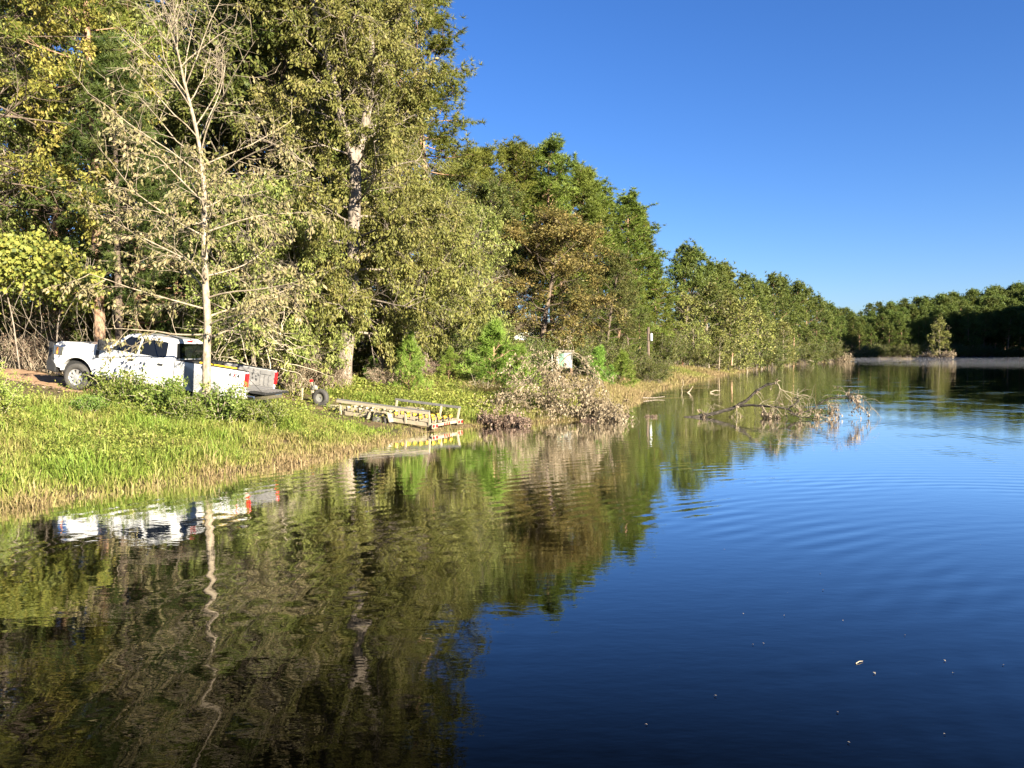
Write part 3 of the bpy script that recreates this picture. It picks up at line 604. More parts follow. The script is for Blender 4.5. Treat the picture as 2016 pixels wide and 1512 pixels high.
boxo('bed_floor', GREY, truck, -5.62, -3.26, -.90, .90, .80, .85)
boxo('bed_front_wall', WHITE, truck, -3.30, -3.245, -.905, .905, .82, 1.41)
tg = boxo('tailgate', BLACK, truck, -6.20, -5.66, -.80, .80, .79, .85, bevel=.012)
for i in range(6): boxo('tailgate_rib', GREY, tg, -6.15, -5.70, -.62 + i * .22, -.56 + i * .22, .852, .862)
for s in (-1, 1): beamo('tailgate_cable', BLACK, tg, (-5.64, s * .84, 1.2), (-6.1, s * .815, .85), .012, .012)
boxo('rear_bumper', CHROME, truck, -5.92, -5.66, -.96, .96, .56, .73, bevel=.03)
boxo('chassis', UNDERBODY, truck, -5.6, .6, -.55, .55, .40, .62)
boxo('axle_tube', UNDERBODY, truck, AXR - .06, AXR + .06, -.8, .8, .36, .48)
boxo('tow_hitch', BLACK, truck, -6.0, -5.6, -.06, .06, .48, .55)
boxo('tool_box', BLACK, truck, -3.85, -3.32, -.86, .86, 1.2, 1.46, bevel=.015)
beamo('yellow_pole', YELLOW, truck, (-4.0, .86, 1.47), (-5.2, .86, 1.47), .05, .035)
for ch, x, mt in (('4', -5.02, BLACK), ('X', -5.16, REDL), ('4', -5.29, BLACK)):
    cu = bpy.data.curves.new('decal', 'FONT'); cu.body = ch; cu.size = .17; cu.extrude = .001; cu.shear = .2; cu.space_character = 1; cu.offset = .006
    tmp = bpy.data.objects.new('decal', cu); COL.objects.link(tmp); me = bpy.data.meshes.new_from_object(tmp); bpy.data.objects.remove(tmp)
    o = link('decal', me, mt, truck); o.rotation_euler = (R(90), 0, R(180)); o.location = (x, .987, 1.20)

# ---------------------------------------------------------------- boat trailer (x toward the tongue, y across)
GALV = plain('galvanised', (.30, .255, .18), .65, metal=0, var=.15, scale=5)
CARPET = plain('carpet', (.13, .125, .12), .95, spec=.1, var=.25, scale=20)
ROLLER = plain('yellow_roller', (.75, .42, .03), .45, var=.15)
ta = math.atan2(.407, -.914)
ex = Vector((math.cos(ta), math.sin(ta), .085)).normalized(); ey = Vector((0, 0, 1)).cross(ex).normalized(); ez = ex.cross(ey)
trl = thing('boat_trailer', 'empty galvanised roller boat trailer with its tail at the water', 'trailer')
trl.matrix_world = Matrix((ex, ey, ez)).transposed().to_4x4(); trl.location = (-2.25, 27.7, .06)
# y positive is the side turned to the lake's viewer
for s in (-1, 1):
    beamo('side_rail', GALV, trl, (.05, s * .98, .16), (3.6, s * .98, .16), .06, .13, .006)
    beamo('side_rail', GALV, trl, (3.6, s * .98, .16), (5.4, s * .06, .16), .06, .13, .006)
    beamo('bunk_rail', GALV, trl, (.3, s * .34, .22), (4.3, s * .34, .26), .06, .09, .006)
    gp = beamo('guide_board', CARPET, trl, (.12, s * 1.12, .62), (2.9 if s < 0 else 3.9, s * 1.12, .62), .05, .09, .008)
    if s > 0: beamo('guide_face', GALV, gp, (.12, s * 1.155, .575), (3.9, s * 1.155, .575), .012, .085)
    for x in ((.16, .9, 2.8) if s < 0 else (.16, 1.1, 3.8)):
        beamo('guide_post', GALV, trl, (x, s * .99, .1), (x, s * 1.10, .60), .06, .06)
    bm = B(); prof = arc(0, 0, .43, 200, -20, 12); inner = arc(0, 0, .40, -20, 200, 12)
    prism(bm, [(2.05 + x, z) for x, z in ((-.48, .10), (-.38, .36), (-.28, .42), (.28, .42), (.38, .36), (.48, .10), (.44, .10), (.35, .34), (.27, .385), (-.27, .385), (-.35, .34), (-.44, .10))], s * 1.0, s * 1.26); bm_obj('fender', bm, GALV, trl)
    bm = B(); lathe(bm, [(.15, -.08), (.26, -.09), (.30, -.07), (.30, .07), (.26, .09), (.15, .08)], (2.05, s * 1.13, .10)); wh = bm_obj('wheel', bm, RUBBER, trl, smooth=True)
    bm = B(); lathe(bm, [(.02, -.05), (.17, -.05), (.17, .06), (.02, .04)], (2.05, s * 1.13, .10)); bm_obj('rim', bm, ALLOY, wh)
    for y in (.80, 1.02):
        bm = B(); lathe(bm, [(.001, -.03), (.055, -.03), (.05, .02), (.001, .02)], (.0, s * y, .14), axis='x', n=16); bm_obj('tail_light', bm, REDL, trl)
    boxo('light_bracket', GALV, trl, -.01, .01, *sorted((s * .72, s * 1.1)), .06, .22)
for x in (.08, 1.0, 2.0, 3.0, 3.6): beamo('cross_member', GALV, trl, (x, -.98, .15), (x, .98, .15), .08, .10, .006)
beamo('tongue', GALV, trl, (3.6, 0, .17), (6.6, 0, .20), .09, .12, .008)
for row in (-.62, -.2, .2, .62):
    for k in range(8):
        x = .25 + k * .5
        bm = B(); lathe(bm, [(.012, -.09), (.045, -.09), (.055, 0), (.045, .09), (.012, .09)], (x, row, .33), n=12); ro = bm_obj('roller', bm, ROLLER if k < 4 else GALV, trl, smooth=True)
        for q in (-.1, .1): boxo('roller_bracket', BLACK, ro, x - .02, x + .02, row + q - .006, row + q + .006, .18, .36)
    beamo('roller_bar', GALV, trl, (.15, row, .22), (4.0, row, .22), .04, .05)
for y in (-.16, 0, .16): boxo('reflector', REDL, trl, .02, .036, y - .03, y + .03, .11, .19)
ws = beamo('winch_post', GALV, trl, (5.75, 0, .2), (5.95, 0, 1.0), .07, .09, .006)
beamo('winch_strut', GALV, trl, (5.2, 0, .22), (5.75, 0, .85), .05, .06)
bm = B(); lathe(bm, [(.02, -.07), (.09, -.07), (.09, .07), (.02, .07)], (5.78, 0, .82), n=14); bm_obj('winch', bm, ALLOY, trl)
beamo('winch_crank', ALLOY, trl, (5.78, .1, .82), (5.68, .14, 1.02), .02, .03)
boxo('bow_stop', REDL, trl, 5.9, 6.0, -.05, .05, 1.0, 1.1, bevel=.02)
beamo('tongue_jack', GALV, trl, (6.25, .12, .0), (6.25, .12, .75), .06, .06)
boxo('coupler', GALV, trl, 6.55, 6.85, -.06, .06, .16, .28, bevel=.02)
bm = B(); lathe(bm, [(.16, -.08), (.27, -.09), (.33, -.07), (.33, .07), (.27, .09), (.16, .08)], (5.35, .16, .48)); sp = bm_obj('spare_tyre', bm, RUBBER, trl, smooth=True)
bm = B(); lathe(bm, [(.04, -.05), (.18, -.05), (.18, .05), (.04, .03)], (5.35, .18, .48)); bm_obj('rim', bm, ALLOY, sp)

# ---------------------------------------------------------------- grass on the bank
def grass_mesh(name, seed, X, Y, hgt, wid, per, tone, rad, lay=.45):
    """tussocks of bent blades; tone 0 is straw, 1 is lush green"""
    rng = np.random.default_rng(seed); n = len(X); Z = ground(X, Y)
    N = n * per; rep = lambda q: np.repeat(q, per)
    az = rng.uniform(0, 2 * np.pi, N); rr = rng.uniform(0, 1, N) * rep(rad)
    bx, by = rep(X) + np.cos(az) * rr, rep(Y) + np.sin(az) * rr; bz = rep(Z) - .03
    az2 = az + rng.normal(0, .8, N); h = rep(hgt) * rng.uniform(.5, 1.15, N); ln = h * rng.uniform(.1, 1.0, N) * lay * 2
    wv = rep(wid) * rng.uniform(.6, 1.2, N); sx, sy = -np.sin(az2 + rng.normal(0, .9, N)), np.cos(az2 + rng.normal(0, .9, N))
    dx, dy = np.cos(az2) * ln, np.sin(az2) * ln
    base = np.stack([bx, by, bz], -1); sv_ = np.stack([sx, sy, np.zeros(N)], -1) * wv[:, None] * .5
    mid = base + np.stack([dx * .35, dy * .35, h * .62], -1); tip = base + np.stack([dx, dy, h * (1 - .35 * ln / h)], -1)
    V = np.stack([base - sv_, base + sv_, mid + sv_ * .8, mid - sv_ * .8, tip], 1).reshape(-1, 3)
    i = np.arange(N)[:, None] * 5; a = Acc()
    a.add(V, i + np.array([0, 1, 2, 3]), i + np.array([3, 2, 4]), np.repeat(np.clip(rep(tone) + rng.normal(0, .16, N), 0, 1), 5))
    return a.mesh(name)
rng = np.random.default_rng(77)
def near_field(n, x0, x1, y0, y1, smin, smax, clear_drive=True):
    X = rng.uniform(x0, x1, n); Y = rng.uniform(y0, y1, n); s = lake_sd(X, Y); k = (s > smin) & (s < smax)
    X, Y, s = X[k], Y[k], s[k]
    if clear_drive:
        dv = unit(TR1 - TR0); d = seg_d(X, Y, TR0 + dv * 3.2, TR1 + (TR1 - TR0) * 1.5); td = np.minimum(seg_d(X, Y, np.array([-2.0, 27.6]), np.array([-8.0, 30.2])), seg_d(X, Y, np.array([-3.4, 26.9]), np.array([-8.3, 29.0]))); k = (d > 1.5 + snoise(X, Y, 2.) * .25) & ((td > 1.35) | (rng.uniform(0, 1, len(X)) < .12)); X, Y, s = X[k], Y[k], s[k]
    return X, Y, s
X, Y, s = near_field(62000, -22, 4, 9, 44, -.25, 12.5)
tone = .74 + .26 * snoise(X, Y, .8, 2) + .28 * snoise(X, Y, 2.6, 1) - .75 * np.exp(-np.clip(s, 0, 9) / .35) + .12 * np.clip((18 - Y) / 6, 0, 1)
hg = (.37 + .20 * snoise(X, Y, 1.4) + .18 * snoise(X, Y, 3.7, 2) + .20 * np.clip((22 - Y) / 10, 0, 1)) * np.clip(.6 + s * .3, .5, 1)
hg = np.where(seg_d(X, Y, np.array([-3.0, 26.6]), np.array([-8.6, 28.8])) < 2.2, hg * .5, hg)
keep = s < 9 + 1.5 * snoise(X, Y, .7)
keep &= ~((Y < 40) & (s > 6) & (rng.uniform(0, 1, len(X)) < np.clip((s - 6) / 6, 0, .85)))
X, Y, s, tone, hg = X[keep], Y[keep], s[keep], tone[keep], hg[keep]
me = grass_mesh('bank_grass', 1, X, Y, np.clip(hg, .14, .8), np.full(len(X), .02), 8, tone, np.full(len(X), .10), .65)
tag(link('grass', me, GRASS), 'long bright green grass with straw edges covering the bank below the pickup', 'grass', kind='stuff')
X, Y, s = near_field(16000, -10, 6, 8, 36, -.9, .35, False)
k = rng.uniform(0, 1, len(X)) < np.clip(.9 + s * .8, 0, 1) * .45; X, Y, s = X[k], Y[k], s[k]
me = grass_mesh('reeds', 2, X, Y, np.full(len(X), .34) - np.minimum(s, 0) * .3, np.full(len(X), .014), 4, .22 + .2 * snoise(X, Y, 1.5), np.full(len(X), .12), .6)
tag(link('dry_grass', me, GRASS), 'tan straw of flooded grass along the waterline below the pickup', 'grass', kind='stuff')
# meadow strip further along the shore
Xs, Ys, Ws = [], [], []
for (y0, y1, n, wd) in ((36, 60, 9000, .03), (60, 100, 8000, .06), (100, 160, 6000, .10), (160, 250, 5000, .15)):
    Y = rng.uniform(y0, y1, n * 4); X = np.interp(Y, LAKE[12:24, 1], LAKE[12:24, 0]) - rng.uniform(-.3, 14, n * 4) * (1 + (Y > 100) * .3)
    sdist = lake_sd(X, Y); k = (sdist > -.2) & (sdist < 13); Xs.append(X[k][:n]); Ys.append(Y[k][:n]); Ws.append(np.full(min(n, k.sum()), wd))
X, Y, W_ = np.concatenate(Xs), np.concatenate(Ys), np.concatenate(Ws); s = lake_sd(X, Y)
tone = .42 + .28 * snoise(X, Y, .35, 3) - .3 * np.exp(-np.clip(s, 0, 9) / 1.2)
me = grass_mesh('meadow', 3, X, Y, np.clip(.5 + .2 * snoise(X, Y, .5), .3, .8) * np.clip(.6 + s * .2, .5, 1.2), W_, 6, tone, W_ * 7)
tag(link('meadow_grass', me, GRASS), 'yellow green meadow grass along the shore below the utility pole', 'grass', kind='stuff')
# broad leaved weeds between the trailer and the wood
X, Y, s = near_field(9000, -12, 3, 27, 42, 1.2, 12.5); n = len(X); Z = ground(X, Y)
a = Acc(); per = 9; N = n * per; P = np.stack([np.repeat(X, per) + rng.normal(0, .12, N), np.repeat(Y, per) + rng.normal(0, .12, N), np.repeat(Z, per) + rng.uniform(.08, .55, N) * np.repeat(.7 + .5 * snoise(X, Y, 1.1, 5), per)], -1)
sz = rng.uniform(.05, .12, N)
a.leaves(P, rng.normal(0, 1, (N, 3)) + np.array([0, 0, .2]), rng.normal(0, .6, (N, 3)) + np.array([0, 0, 1.]), sz, sz * .6, np.clip(np.repeat(.5 + .35 * snoise(X, Y, .9, 4), per) + rng.normal(0, .2, N), 0, 1))
X, Y, s = near_field(9000, -20, -3, 12, 27, .8, 9); k = snoise(X, Y, 1.3, 7) > .12; X, Y = X[k], Y[k]; n = len(X); N = n * 7; per = 7
P = np.stack([np.repeat(X, per) + rng.normal(0, .1, N), np.repeat(Y, per) + rng.normal(0, .1, N), np.repeat(ground(X, Y), per) + rng.uniform(.1, .5, N)], -1); sz = rng.uniform(.04, .10, N)
a.leaves(P, rng.normal(0, 1, (N, 3)), rng.normal(0, .6, (N, 3)) + np.array([0, 0, 1.]), sz, sz * .5, np.clip(rng.normal(.35, .25, N), 0, 1))
tag(link('weeds', a.mesh('weeds'), WEED), 'lush yellow green weeds between the trailer and the wood', 'weeds', kind='stuff')
# leaf litter under the wood edge
X, Y, s = near_field(26000, -26, 4, 22, 46, 5, 30); X, Y = X[:22000], Y[:22000]; N = len(X); a = Acc()
sz = rng.uniform(.07, .15, N); a.leaves(np.stack([X, Y, ground(X, Y) + .03], -1), rng.normal(0, 1, (N, 3)) * np.array([1, 1, .3]), rng.normal(0, .3, (N, 3)) + np.array([0, 0, 1.]), sz, sz * .6, rng.uniform(.2, .9, N))
tag(link('leaf_litter', a.mesh('leaf_litter'), BROWN), 'fallen brown leaves on the wood floor and dirt drive', 'leaves', kind='stuff')

# ---------------------------------------------------------------- shrubs of the bank
mS = [shrub(100 + i, 1.1, .8, 34, 26, .085, .045, 'shrub', SHRUB, .1, 4) for i in range(3)]
mS2 = shrub(110, 2.6, 1.8, 46, 34, .11, .05, 'thicket_shrub', GREEN, .4, 4, barkm=B_GREY)
mS3 = shrub(111, 2.2, 1.7, 60, 16, .10, .04, 'dry_thicket', BROWN, .6, 5)
s0 = bush(mS[0], 'shrub', 'green shrub against the pickup front wheel', 'shrub', spot(235, 22.8), 0, 1.1)
s1 = bush(mS[1], 'shrub', 'leafy green shrub at the foot of the pale sapling', 'shrub', spot(437, 22.4), 0, 1.05)
s2 = bush(mS[2], 'shrub', 'leafy green shrub against the pickup doors', 'shrub', spot(318, 22.6), 0, 1.1)
copy_tree(s0, 'dark green shrub below the open tailgate', spot(525, 22.6), 2, .75)
copy_tree(s1, 'low shrub between the pickup doors and the sapling', spot(372, 22.0), 2, .7)
copy_tree(s2, 'low shrub on the grass below the front wheel', spot(170, 21.6), 4, .55)
copy_tree(s1, 'light green shrub under the pickup rear bumper', spot(490, 23.0), 1, .6)
mYB = shrub(112, 1.7, 1.3, 46, 34, .08, .04, 'yellow_shrub', WEED, .2, 4)
bush(mYB, 'yellow_shrub', 'dense yellow green shrub in the grass at the end of the dirt drive', 'shrub', spot(-22, 19.5), 0, .72)
mDM = grass_mesh('dead_grass_mound', 9, np.array([0.]), np.array([0.]), np.array([1.2]), np.array([.02]), 2, np.array([.1]), np.array([1.]))
rg = np.random.default_rng(8); a = Acc()
for i in range(1500):
    az = rg.uniform(0, 6.28); rr = rg.uniform(0, 1) ** .6; b_ = np.array([math.cos(az) * rr * 1.1, math.sin(az) * rr * .9, -.05]); P = polyl(rg, b_, (math.cos(az) * .7, math.sin(az) * .7, 1.1), (1.15 - .5 * rr) * rg.uniform(.6, 1.05), 3, .18, -1.2)
    a.tube(P, [.009, .008, .006, .003], 3, a=rg.uniform(0, .35))
t = thing('dead_grass_mound', 'pale tan mound of dead grass at the foot of the bushy young pine', 'dead grass', spot(952, 36)); link('dead_stalks', a.mesh('dead_stalks'), GRASS, t)
mm = shrub(113, .9, 1.0, 30, 14, .06, .03, 'sprigs', BROWN, .3, 4); link('dry_twigs', mm[0], TWIG, t)
mR = shrub(114, 1.0, .5, 9, 9, .10, .05, 'red_sprig', REDLEAF, .3, 3)
bush(mR, 'red_leaved_sprig', 'sprig of red autumn leaves behind the trailer winch post', 'sprig', spot(583, 33), 0, .8)
# understorey: thickets filling the dark under the crowns
GU = 'leafy thickets along the wood edge'
u0 = bush(mS2, 'thicket_shrub', 'leafy shrub in the thicket along the wood edge', 'shrub', spot(740, 36.5), 0, 1, GU)
for k, (px, d, sc) in enumerate(((560, 33, 1.0), (640, 36, 1.1), (860, 40, 1.2), (905, 42, 1.1), (1040, 48, 1.0), (1110, 52, 1.1), (500, 33.5, 1.0), (1160, 56, 1.2), (1205, 58, 1.2), (1262, 60, .9), (1290, 63, .8), (30, 33, 1.2), (300, 34, 1.4), (420, 34, 1.3), (160, 34, 1.4), (240, 33.5, 1.3), (90, 36, 1.6), (950, 47, 1.2), (1080, 60, 1.4))):
    copy_tree(u0, 'leafy shrub in the thicket along the wood edge', spot(px, d), k * 1.3, sc, GU)
GD = 'dry brown thickets under the wood edge'
u1 = bush(mS3, 'dry_thicket', 'dry brown brush under the wood edge behind the pickup and trailer', 'brush', spot(575, 31.5), 0, .8, GD)
for k, (px, d, sc) in enumerate(((640, 32.2, .65), (760, 34, .6), (830, 37, .6), (70, 31, .8))):
    copy_tree(u1, 'dry brown brush under the wood edge behind the pickup and trailer', spot(px, d), k * 2.1, sc, GD)
GW = 'bushes along the shoreline wood'
for k, (px, d, sc) in enumerate(((1300, 88, 1.6), (1335, 94, 1.5), (1375, 96, 1.3), (1410, 104, 1.6), (1450, 112, 1.5), (1480, 122, 1.6), (1510, 132, 1.8), (1545, 156, 1.9), (1580, 178, 2.2), (1605, 196, 2.2), (1628, 214, 2.4), (1640, 222, 1.7))):
    b_ = copy_tree(u0, 'leafy bush at the foot of the shoreline wood', spot(px, d), k * 1.9, sc, GW); b_.name = 'waterside_bush'
GFB = 'bushes at the foot of the far forest'
for k in range(26):
    px = 1652 + k * 15 + rng.uniform(-5, 5); d = 258 + 14 * (k > 1) + 13 * (k > 3) + 11 * (k > 5) + max(0, k - 6) * .9 + rng.uniform(0, 4); x, y = pos(px, d); sd1 = float(lake_sd(np.array([x]), np.array([y]))[0])
    if sd1 < .5: y += 2.5 - sd1; x = (px - 1008) / F_ * y
    b_ = copy_tree(u0, 'dark bush at the foot of the far shore forest', (x, y, gz(x, y)), k * 1.7, rng.uniform(1.5, 2.6), GFB); b_.name = 'far_bush'
# tangle of bare vines hanging at the dark wood edge left of the reddish pine
rg = np.random.default_rng(41); t = thing('dry_vine_tangle', 'tangle of bare pale vines hanging at the dark wood edge ahead of the pickup', 'vines', spot(110, 30.2)); a = Acc()
for i in range(95):
    x0 = rg.uniform(-2.6, 2.8); h = rg.uniform(.6, 4.2); P = polyl(rg, (x0, rg.uniform(-.5, .8), -.1), (rg.normal(0, .35), rg.normal(0, .2), 1), h, 7, .18, -.4 if h < 2 else .2)
    a.tube(P, np.linspace(.012, .004, 8) * rg.uniform(.6, 1.5), 4)
link('vine_stem', a.mesh('vine_stem'), B_PALE, t, True)
rg = np.random.default_rng(42); t = thing('bare_branches', 'bare twisting branches hanging over the pickup bed', 'branches', spot(455, 29)); a = Acc()
for i in range(60):
    P = polyl(rg, (rg.uniform(-1.5, 2.2), rg.uniform(-.6, .6), rg.uniform(.9, 2.6)), (rg.normal(0, 1), rg.normal(0, .4), rg.normal(-.1, .5)), rg.uniform(.5, 1.8), 6, .25, -.2); a.tube(P, np.linspace(.02, .005, 7), 4)
for x in (-.6, .7, 1.5):
    P = polyl(rg, (x, 0, -.1), (rg.normal(0, .2), 0, 1), 2.6, 6, .12); a.tube(P, np.linspace(.03, .012, 7), 5)
link('branch', a.mesh('bare_branch'), TWIG, t, True)
# grape vine draped over the wood edge
rg = np.random.default_rng(43); gl = Acc(); gs = Acc(); N = 3600
px_, zz = rg.uniform(-1, 1, N), rg.uniform(0, 1, N)
cx = px_ * 2.4; px_ = px_ + .12 * np.sin(px_ * 9); top = .28 * np.sin(px_ * 5 + 1) + .16 * np.sin(px_ * 13) + 4.85 - .28 * (px_ + .5) ** 2 * 1.6 - .35 * np.maximum(px_, 0) ** 2
hgt = np.maximum(.4, 2.1 - .9 * np.maximum(px_ + .1, 0) + .5 * np.sin(px_ * 6) + .45 * np.sin(px_ * 17)); z = top - zz ** 1.15 * hgt
yb = -1.0 * np.sin(np.clip(zz, 0, 1) * 2.6 + .3) + rg.normal(0, .18, N)
P = np.stack([cx, yb, z + rg.normal(0, .14, N)], -1); ax = rg.normal(0, .5, (N, 3)) + np.array([0, -.2, -.7]); sz = rg.uniform(.09, .19, N)
gl.leaves(P, ax, rg.normal(0, .5, (N, 3)) + np.array([.2, -1., .5]), sz, sz * .95, np.clip(rg.normal(.55, .25, N), 0, 1), .12)
for i in range(40):
    x0 = rg.uniform(-2.2, 2.0); Q = polyl(rg, (x0, rg.uniform(-.6, .3), 4.6 - abs(x0) * .3), (rg.normal(0, .3), rg.normal(0, .2), -1), rg.uniform(1., 4.3), 8, .14, -.3); gs.tube(Q, np.linspace(.012, .006, 9), 4)
for x0 in (-2., -1., .3): gs.tube(polyl(rg, (x0, .2, -.1), (.05, -.03, 1), 4.6, 8, .06), np.linspace(.03, .015, 9), 5)
t = thing('grape_vine', 'grape vine with broad bright yellow green leaves draped over the wood edge by the drive', 'vine', spot(88, 28.5)); link('stem', gs.mesh('vine_stems'), B_GREY, t, True); link('foliage', gl.mesh('vine_leaves'), VINE, t)

# ---------------------------------------------------------------- fallen tree heaped with brown leaves at the water's edge
rg = np.random.default_rng(51); wd = Acc(); lf = Acc(); tw = []
limbs = [((-2.6, 0, .1), (-1.0, .3, 1.35), (0, .3, 2.35), (.55, .1, 2.45), (1.3, -.2, 1.9), (1.9, -.4, 1.0)), ((-2.8, .6, .35), (-1.6, .4, 1.0), (-.6, .2, 1.9), (-.2, 0, 2.45), (.1, -.2, 2.1)),
         ((0, .3, 0), (.2, .2, 1.2), (.5, .1, 2.5), (1.0, -.1, 2.75), (1.7, -.3, 1.9), (2.3, -.5, .9)), ((-3.4, -.2, .6), (-2.3, -.3, .35), (-1.2, -.5, .2), (.2, -.6, .25)), ((.6, 0, .1), (1.4, -.4, .35), (2.2, -.6, .3), (3.2, -.8, .1))]
for L_ in limbs:
    P = np.array(L_); P = np.array([at_t(P, q / 16) for q in range(17)]) + rg.normal(0, .04, (17, 3)); wd.tube(P, np.linspace(.04, .010, len(P)), 6)
    for j in range(14):
        t_ = rg.uniform(.25, 1); C = polyl(rg, at_t(P, t_), side(rg, dir_t(P, t_), R(rg.uniform(40, 80))), rg.uniform(.6, 1.7), 5, .15, -1.3); wd.tube(C, np.linspace(.009, .003, 6), 4)
        if rg.uniform() < .55: tw.append(C[1:])
        for q in range(3):
            E = polyl(rg, at_t(C, rg.uniform(.3, 1)), side(rg, dir_t(C, .6), .7), rg.uniform(.3, .7), 3, .2, -.6); wd.tube(E, [.004, .0035, .003, .002], 3)
            if rg.uniform() < .6: tw.append(E)
for i in range(430):          # heaped brush low at the water
    u = rg.uniform(-1, 1); x = u * 3.0 - .1; env = .25 + 2.0 * max(0, 1 - abs(u - .0) * 1.15); zt = rg.uniform(0, 1) ** 1.2 * env
    C = polyl(rg, (x, rg.uniform(-1.1, .8), zt), (rg.normal(0, 1), rg.normal(-.2, .6), rg.normal(.2, .6)), rg.uniform(.3, .9), 3, .2, -.3); wd.tube(C, [.006, .005, .004, .002], 3); tw.append(C)
scatter_leaves(rg, lf, tw, 24, .11, .05, 1.0, .07)
x, y = pos(1085, 32.2); t = thing('fallen_tree', 'fallen treetop heaped with dead brown leaves at the water edge beside the trailer', 'fallen tree', (x, y, 0))
link('branch', wd.mesh('fallen_branches'), GREYTWIG, t, True); link('dead_foliage', lf.mesh('fallen_leaves'), BROWN, t)
mBr = shrub(120, .8, 1.3, 60, 16, .10, .05, 'water_brush', BROWN, .5, 4, tilt=(.3, 1.4))
br = bush(mBr, 'dead_brush', 'grey brown dead brush in the shallows between the trailer and the fallen treetop', 'brush', (pos(985, 29.6)[0], 29.6, 0), 0, .95)
GBR = 'small tufts of dead brush in the shallows'
for k, (px, d, sc) in enumerate(((1190, 32.5, .35), (1225, 33.5, .3), (1282, 33, .25), (1160, 31, .3))):
    copy_tree(br, 'small tuft of dead brush poking from the shallows past the fallen treetop', (pos(px, d)[0], d, -.03), k, sc, GBR)

# ---------------------------------------------------------------- dead branch lying in the water
def from_zoom(pts, d, dz=()):
    out = []
    for i, (zx, zy) in enumerate(pts):
        px, py = 1280 + zx / 4.383, 700 + zy / 4.383; dd = d + (dz[i] if i < len(dz) else 0)
        out.append(((px - 1008) / F_ * dd, dd, CAMH + (HZ - py) / F_ * dd))
    return np.array(out)
rg = np.random.default_rng(61); ORG = np.array([7.6, 33, 0]); wd = Acc(); wt = Acc(); lf = Acc(); tw = []
def limb(pts, r0, r1, d=33, dz=(), ntw=0, leaf=0, dro=-1.0, tl=(.3, .8)):
    P = from_zoom(pts, d, dz) - ORG; Q = []
    for i in range(len(P) - 1):
        for f in (0, .33, .66): Q.append(P[i] * (1 - f) + P[i + 1] * f + rg.normal(0, .012, 3))
    Q.append(P[-1]); Q = np.array(Q); (wd if r0 > .025 else wt).tube(Q, np.linspace(r0, r1, len(Q)), 6)
    for j in range(int(ntw * 2.2)):
        t_ = rg.uniform(.15, 1); C = polyl(rg, at_t(Q, t_), side(rg, dir_t(Q, t_), R(rg.uniform(40, 80))), rg.uniform(*tl), 5, .18, dro); C = C[C[:, 2] > -.1]
        if len(C) < 3: continue
        wt.tube(C, np.linspace(max(.008, r1 * .6), .004, len(C)), 4)
        if rg.uniform() < leaf: tw.append(C[1:])
limb([(300, 548), (420, 525), (520, 510), (700, 460), (820, 400), (930, 300), (1000, 255), (1095, 235)], .10, .04, ntw=7, leaf=.1)
limb([(1095, 235), (1130, 290), (1220, 320), (1300, 350), (1390, 375)], .022, .006, ntw=5)
limb([(1130, 290), (1100, 370), (1060, 420)], .014, .006, ntw=5); limb([(1150, 300), (1230, 380), (1280, 390), (1320, 440)], .014, .006, ntw=5)
limb([(780, 435), (880, 428), (970, 435), (1080, 445), (1190, 460), (1250, 420), (1290, 385), (1270, 340)], .06, .028, dz=(0, -.2, -.4, -.6, -.7, -.8, -.8, -.8), ntw=10, leaf=.2)
limb([(1190, 460), (1260, 510), (1330, 490), (1420, 455), (1500, 390), (1560, 370), (1680, 360), (1760, 320), (1830, 360), (1890, 410), (1915, 465)], .05, .010, d=32.3, ntw=20, leaf=.15, dro=-1.4)
limb([(970, 435), (1000, 490), (1015, 560)], .02, .01, d=32.5, ntw=12, leaf=.9, tl=(.3, .6)); limb([(750, 440), (752, 500), (752, 570)], .022, .014, ntw=4, leaf=.3)
limb([(1680, 400), (1720, 345), (1780, 350), (1800, 440)], .012, .006, d=32.2, ntw=12, leaf=.8, tl=(.3, .6)); limb([(1540, 380), (1560, 440), (1580, 500)], .014, .007, d=32.2, ntw=12, leaf=.8, tl=(.3, .6))
limb([(1200, 490), (1300, 530), (1420, 540), (1480, 520)], .03, .01, d=31.8, ntw=16, leaf=.35, dro=.1); limb([(1010, 420), (1060, 450), (1090, 520)], .014, .007, d=32.4, ntw=10, leaf=.9, tl=(.3, .6))
limb([(440, 500), (470, 480), (490, 520)], .012, .006, ntw=6, leaf=.7, tl=(.2, .4)); limb([(530, 510), (550, 450), (562, 410)], .01, .004, ntw=3)
tw = [c for c in tw if len(c) > 1]
scatter_leaves(rg, lf, tw, 9, .11, .05, 1.6, .04)
t = thing('dead_branch', 'dark dead branch with pale twigs and withered leaves lying in the open water', 'branch', tuple(ORG)); link('limb', wd.mesh('dead_limbs'), B_DEAD, t, True); link('twig', wt.mesh('dead_twigs'), GREYTWIG, t, True); link('withered_leaves', lf.mesh('withered_leaves'), BROWN, t)
def stick(name, label, pts, r, mat=TWIG):
    P = np.array(pts, float); o = P[0].copy(); o[2] = 0; a = Acc(); a.tube(P - o, np.linspace(r, r * .5, len(P)), 6); ob = link(name, a.mesh(name), mat, smooth=True); ob.location = o; tag(ob, label, 'stick'); return ob
d = 53; stick('broken_stick', 'pale broken stick slanting out of the water between the meadow and the dead branch', [(11.6 * 1, d, -.1), (11.85, d, .12), (12.05, d, .42)], .06, B_PALE)
stick('thin_reed_stem', 'thin bent stem standing in the water near the slanting broken stick', [(11.35, d, -.1), (11.3, d, .3), (11.42, d, .5), (11.36, d, .9)], .02)
stick('drift_stick', 'forked pale drift stick floating near the meadow shore', [(13.2, d, .02), (13.55, d, .15), (13.9, d, .12)], .05, B_PALE)
stick('drift_log', 'pale drift log lying on the shore beyond the fallen treetop', [(7.4, 45.2, .10), (8.2, 45.8, .06), (8.9, 46.4, .10)], .04, B_GREY)
